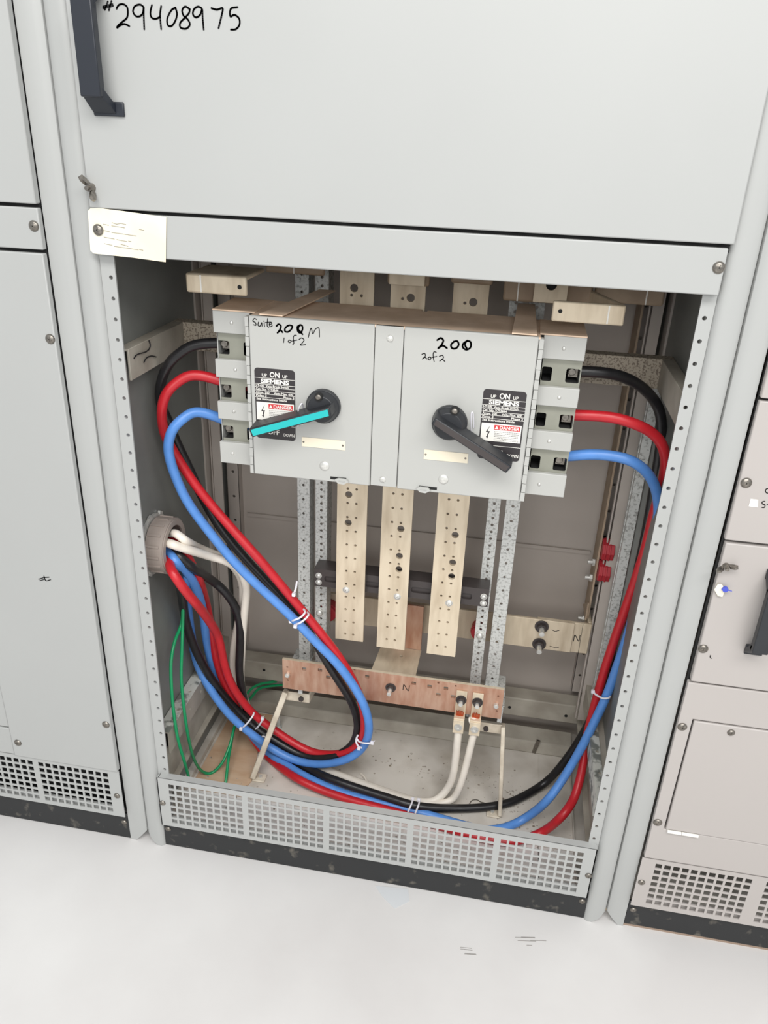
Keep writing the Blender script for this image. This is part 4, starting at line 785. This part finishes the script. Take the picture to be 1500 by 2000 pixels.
# neutral cables
cable('neutral_cable', [(0.1525,.206,.290),(0.1536,0.205,0.2859),(0.1538,0.205,0.226),(0.1526,0.21,0.1322),(0.1424,0.205,0.0888),(0.1231,0.1925,0.066),(0.0999,0.1842,0.06),(0.052,0.1828,0.059),(-0.0274,0.2007,0.059),(-0.1229,0.2253,0.06),(-0.191,0.243,0.0649),(-0.2633,0.282,0.0588),(-0.3171,0.305,0.0689),(-0.3484,0.305,0.1162),(-0.3579,0.28,0.1881),(-0.3608,0.265,0.2639),(-0.3497,0.25,0.3445),(-0.3389,0.235,0.4187),(-0.3261,0.22,0.4899),(-0.3173,0.21,0.5395),(-0.314,0.195,0.5761),(-0.3212,0.185,0.6075),(-0.3398,0.165,0.6362),(-0.3654,0.15,0.6514),(-0.382,0.0938,0.6926),(-0.396,0.0764,0.7076),(-0.406,0.0683,0.7159),(-.424,.082,.710),(-.457,.084,.712)], 0.0085, 'c_white', 'cream white cable on the left lug, nearer one where they leave the bushing', group='white neutral cables')
cable('neutral_cable', [(0.1755,.206,.290),(0.1897,0.205,0.2897),(0.1847,0.205,0.232),(0.1775,0.21,0.1524),(0.1688,0.2,0.0993),(0.1544,0.1945,0.066),(0.1189,0.182,0.06),(0.0599,0.185,0.0585),(-0.028,0.2039,0.059),(-0.1362,0.2292,0.06),(-0.2246,0.255,0.0584),(-0.3014,0.295,0.0463),(-0.3603,0.318,0.0903),(-0.3777,0.3,0.1561),(-0.385,0.285,0.2477),(-0.378,0.27,0.3329),(-0.3627,0.26,0.4025),(-0.3468,0.25,0.4681),(-0.3361,0.24,0.5279),(-0.3379,0.225,0.5742),(-0.3556,0.2,0.6211),(-0.3711,0.185,0.6367),(-0.3976,0.165,0.6602),(-0.386,0.092,0.7117),(-0.397,0.0865,0.724),(-0.407,0.0892,0.7279),(-.424,.104,.719),(-.457,.104,.720)], 0.0080, 'c_white', 'cream white cable on the right lug, rear one where they leave the bushing', group='white neutral cables')
# green wires
g1 = [(-.457,.088,.663),(-.418,.086,.662),(-.403,.086,.652),(-0.4189,0.12,0.5869),(-0.4309,0.135,0.5001),(-0.4334,0.1,0.4751),(-0.4317,0.07,0.4434),(-0.4286,0.055,0.3885),(-0.4266,0.05,0.3338),(-0.4233,0.05,0.2638),(-0.4175,0.06,0.1869),(-0.417,0.07,0.1396),(-0.4205,0.08,0.1008)]
cable('ground_wire', g1, 0.0034, 'c_green', 'thin green wire nearest the left post, going straight down', 'wire', 'green ground wires', it=2)
cable('ground_wire', [(-.457,.109,.664),(-.418,.108,.663),(-.403,.108,.652),(-0.4194,0.128,0.5821),(-0.4273,0.13,0.5038),(-0.4238,0.105,0.4414),(-0.4229,0.09,0.385),(-0.4201,0.085,0.3064),(-0.4211,0.095,0.2251),(-0.4269,0.125,0.1356),(-0.4248,0.155,0.0728),(-0.4079,0.17,0.0558),(-0.3881,0.19,0.0728),(-0.3801,0.22,0.0977),(-0.3797,0.25,0.1204),(-0.3838,0.3,0.1361),(-0.3818,0.36,0.146),(-0.3655,0.4,0.1453),(-0.3307,0.44,0.1307)], 0.0034, 'c_green', 'thin green wire curving in a U on the brown board then going back', 'wire', 'green ground wires', it=2)
cable('ground_wire', [(-0.3655,0.1469,0.055),(-0.366,0.1559,0.062),(-0.3731,0.192,0.085),(-0.3795,0.2285,0.095),(-0.3892,0.2773,0.1),(-0.3795,0.31,0.1367),(-0.3738,0.37,0.1283),(-0.3625,0.41,0.1284),(-0.3094,0.46,0.1092)], 0.0034, 'c_green', 'thin green wire rising from behind the vent panel over the brown board', 'wire', 'green ground wires', it=2)

# ---------------------------------------------------------------- cable ties
def tie(name_pts, head, tail, label, wd=0.0021):
    r = thing('cable_tie', name_pts[0], label, 'cable tie', 'white cable ties')
    p_ = part(MB().tube(smooth_path(name_pts, 6, 2), wd, 8), 'strap', 'tie', r)
    h = Vector(head); m_ = MB(); m_.box(h.x - 0.0036, h.x + 0.0036, h.y - 0.004, h.y + 0.002, h.z - 0.0036, h.z + 0.0036)
    if tail: m_.obox(h, Vector(tail), (0, 1, 0), 0.003, 0.0012)
    part(m_, 'head', 'tie', r, bevel=0.0008)
tie([(-0.2057,0.155,0.5187),(-0.1921,0.138,0.5354),(-0.1804,0.142,0.5407),(-0.1735,0.152,0.5476),(-0.1803,0.165,0.5457)], [(-0.2031,0.15,0.5236)][0], None, 'white cable tie round the red and blue diagonal cables, upper one')
tie([(-0.1993,0.155,0.5135),(-0.1836,0.138,0.5281),(-0.173,0.142,0.5357),(-0.1661,0.152,0.5426),(-0.1736,0.168,0.5375)], [(-0.1901,0.138,0.521)][0], None, 'white cable tie round the red and blue diagonal cables, lower one')
tie([(-0.0672,0.19,0.207),(-0.0601,0.184,0.2048),(-0.043,0.172,0.2143),(-0.0289,0.176,0.2149)], [(-0.0291,0.17,0.2216)][0], [(-0.0228,0.165,0.2315)][0], 'white cable tie round the bottom right of the big loop, head to the right')
tie([(-0.0652,0.19,0.2176),(-0.0695,0.19,0.2022),(-0.0635,0.185,0.1915),(-0.0536,0.182,0.1902)], [(-0.0592,0.175,0.1954)][0], None, 'white cable tie at the big loop with its head underneath')
tie([(-0.3209,0.235,0.1976),(-0.32,0.225,0.1969),(-0.3333,0.218,0.1762),(-0.3492,0.222,0.1562),(-0.3624,0.24,0.1415)], [(-0.3453,0.212,0.1654)][0], None, 'white cable tie on the lower left bundle, left one')
tie([(-0.3033,0.24,0.1785),(-0.3043,0.235,0.1718),(-0.3212,0.245,0.1403),(-0.3372,0.25,0.1283)], [(-0.2992,0.232,0.1874)][0], [(-0.2938,0.228,0.1992)][0], 'white cable tie on the lower left bundle, right one beside the bracket')
tie([(0.0703,0.1573,0.09),(0.0686,0.1358,0.093),(0.0634,0.13,0.078)], [(0.0694,0.1551,0.092)][0], None, 'white cable tie on the floor bundle behind the vent, left of two', 0.002)
tie([(0.0851,0.1594,0.088),(0.0844,0.1381,0.091),(0.0794,0.1308,0.076)], [(0.0831,0.157,0.09)][0], None, 'white cable tie on the floor bundle behind the vent, right of two', 0.002)
tie([(0.4215,0.235,0.3891),(0.427,0.225,0.3899),(0.4395,0.208,0.3948),(0.4522,0.208,0.3984),(0.4554,0.22,0.3974)], [(0.422,0.232,0.3915)][0], None, 'white cable tie joining the red and blue cables on the right')
tie([(-0.195,0.17,0.607),(-0.1967,0.168,0.5924),(-0.1988,0.16,0.5825)], [(-0.1982,0.158,0.5826)][0], None, 'upright white tie tail above the diagonal red cable')
tie([(-0.2953,0.245,0.1202),(-0.3049,0.24,0.1259),(-0.3142,0.24,0.1116)], [(-0.3118,0.238,0.1247)][0], None, 'white cable tie just behind the left bracket')

# ---------------------------------------------------------------- odds and ends on the floor pan
m_ = MB(); m_.plate([(-0.440, 0.120), (-0.305, 0.120), (-0.318, 0.14), (-0.310, 0.17), (-0.325, 0.26), (-0.33, 0.40), (-0.436, 0.40)], [], 0.003, fz(0.0503))
tag(m_.build('board', 'ply', smooth=False), 'brown board lying on the left of the cabinet floor under the green wires', 'board')
k = MB(); k.cyl((-0.303, 0.362, 0.0505), (-0.303, 0.362, 0.054), 0.010, 6); k.cyl((-0.303, 0.362, 0.054), (-0.303, 0.362, 0.115), 0.0045, 14)
for i in range(18): k.cyl((-0.303, 0.362, 0.058 + i * 0.003), (-0.303, 0.362, 0.0592 + i * 0.003), 0.0050, 14)
tag(k.build('threaded_stud', 'galv'), 'threaded stud standing on the cabinet floor left of the copper bar', 'bolt')
tag(MB().tube(smooth_path([(-0.0653,0.2457,0.0525),(-0.0544,0.2341,0.0545),(-0.0433,0.2151,0.056),(-0.0365,0.199,0.0525)], 6, 1), 0.0028, 8).build('wire_scrap', 'c_white'), 'short scrap of white wire lying in the middle of the cabinet floor', 'wire')
tag(MB().tube(smooth_path([(0.1954,0.2067,0.0515),(0.2004,0.2187,0.0515),(0.2119,0.2223,0.052),(0.2192,0.218,0.0515),(0.2286,0.2169,0.0515)], 6, 1), 0.0010, 6).build('wire_scrap', 'screw'), 'thin curl of metal scrap beside the right bracket foot', 'wire')
k = MB(); pts = [(0.3395,0.4062,0.052),(0.3473,0.408,0.0912)]; k.obox(pts[0], pts[1], (1, 0, 0), 0.009, 0.004); tag(k.build('metal_clip', 'screw'), 'small bent metal clip leaning on the rear sill at right', 'clip')
db = MB(); random.seed(3)
for i in range(420):
    cx, cy, sp_ = random.choice([(0.22, 0.30, 0.05), (0.30, 0.26, 0.03), (0.10, 0.28, 0.07), (-0.05, 0.32, 0.08), (0.26, 0.21, 0.03), (-0.37, 0.15, 0.06), (0.2, 0.06, 0.14), (-0.1, 0.07, 0.16), (0.33, 0.15, 0.05), (0.0, 0.05, 0.25)])
    x = min(0.42, max(-0.43, random.gauss(cx, sp_))); y = min(0.395, max(0.02, random.gauss(cy, sp_ * 0.5))); s_ = random.uniform(0.0008, 0.0038); zf = 0.0535 if x < -0.30 and y > 0.12 else (0.0513 if y < 0.118 else 0.0500)
    t = random.uniform(0, 3.1); c_, q_ = math.cos(t) * s_, math.sin(t) * s_; e = random.uniform(0.5, 1.2)
    db.add([(x + c_, y + q_, zf), (x - q_, y + c_ * e, zf), (x - c_, y - q_, zf), (x + q_, y - c_, zf), (x, y, zf + s_ * 0.8)], [(0,1,4),(1,2,4),(2,3,4),(3,0,4),(3,2,1,0)])
tag(db.build('crumbs', 'debris', smooth=False), 'dirt crumbs and chips scattered over the cabinet floor', 'debris', kind='stuff')
# clear film scrap stuck on the concrete
fp_ = [(q_[0], q_[1]) for q_ in [(0.0183,-0.0092,0.0005),(0.0869,-0.0027,0.0005),(0.0942,-0.031,0.0005),(0.0671,-0.0547,0.0005),(0.0363,-0.0306,0.0005)]]
tag(MB().plate(fp_, [], 0.0004, fz(0.0003)).build('film_scrap', 'film', smooth=False), 'pale bluish film scrap on the concrete in front of the vent', 'scrap')
for nm, lb_, pts in (('scuff_mark', 'dark curved scuff on the concrete at right, nearest the middle of the picture', [(0.2001,-0.1163,0.0004),(0.2123,-0.1193,0.0004),(0.2246,-0.1114,0.0004),(0.2425,-0.1121,0.0004)]), ('scuff_mark', 'faint oval scuff on the concrete below the right end of the vent', [(0.3047,-0.0786,0.0004),(0.3227,-0.0783,0.0004),(0.3445,-0.0706,0.0004),(0.3664,-0.0683,0.0004)])):
    m_ = MB()
    for j in range(5):
        o_ = Vector((random.uniform(-.012, .012), random.uniform(-.01, .01), 0)); a_, b_ = Vector(pts[0]).lerp(Vector(pts[-1]), random.random() * .5) + o_, Vector(pts[0]).lerp(Vector(pts[-1]), .5 + random.random() * .5) + o_
        m_.obox(a_, b_, (0, 1, 0), 0.0009, 0.0004)
    tag(m_.build(nm, 'scuff', smooth=False), lb_, 'scuff', 'scuffs on the concrete')
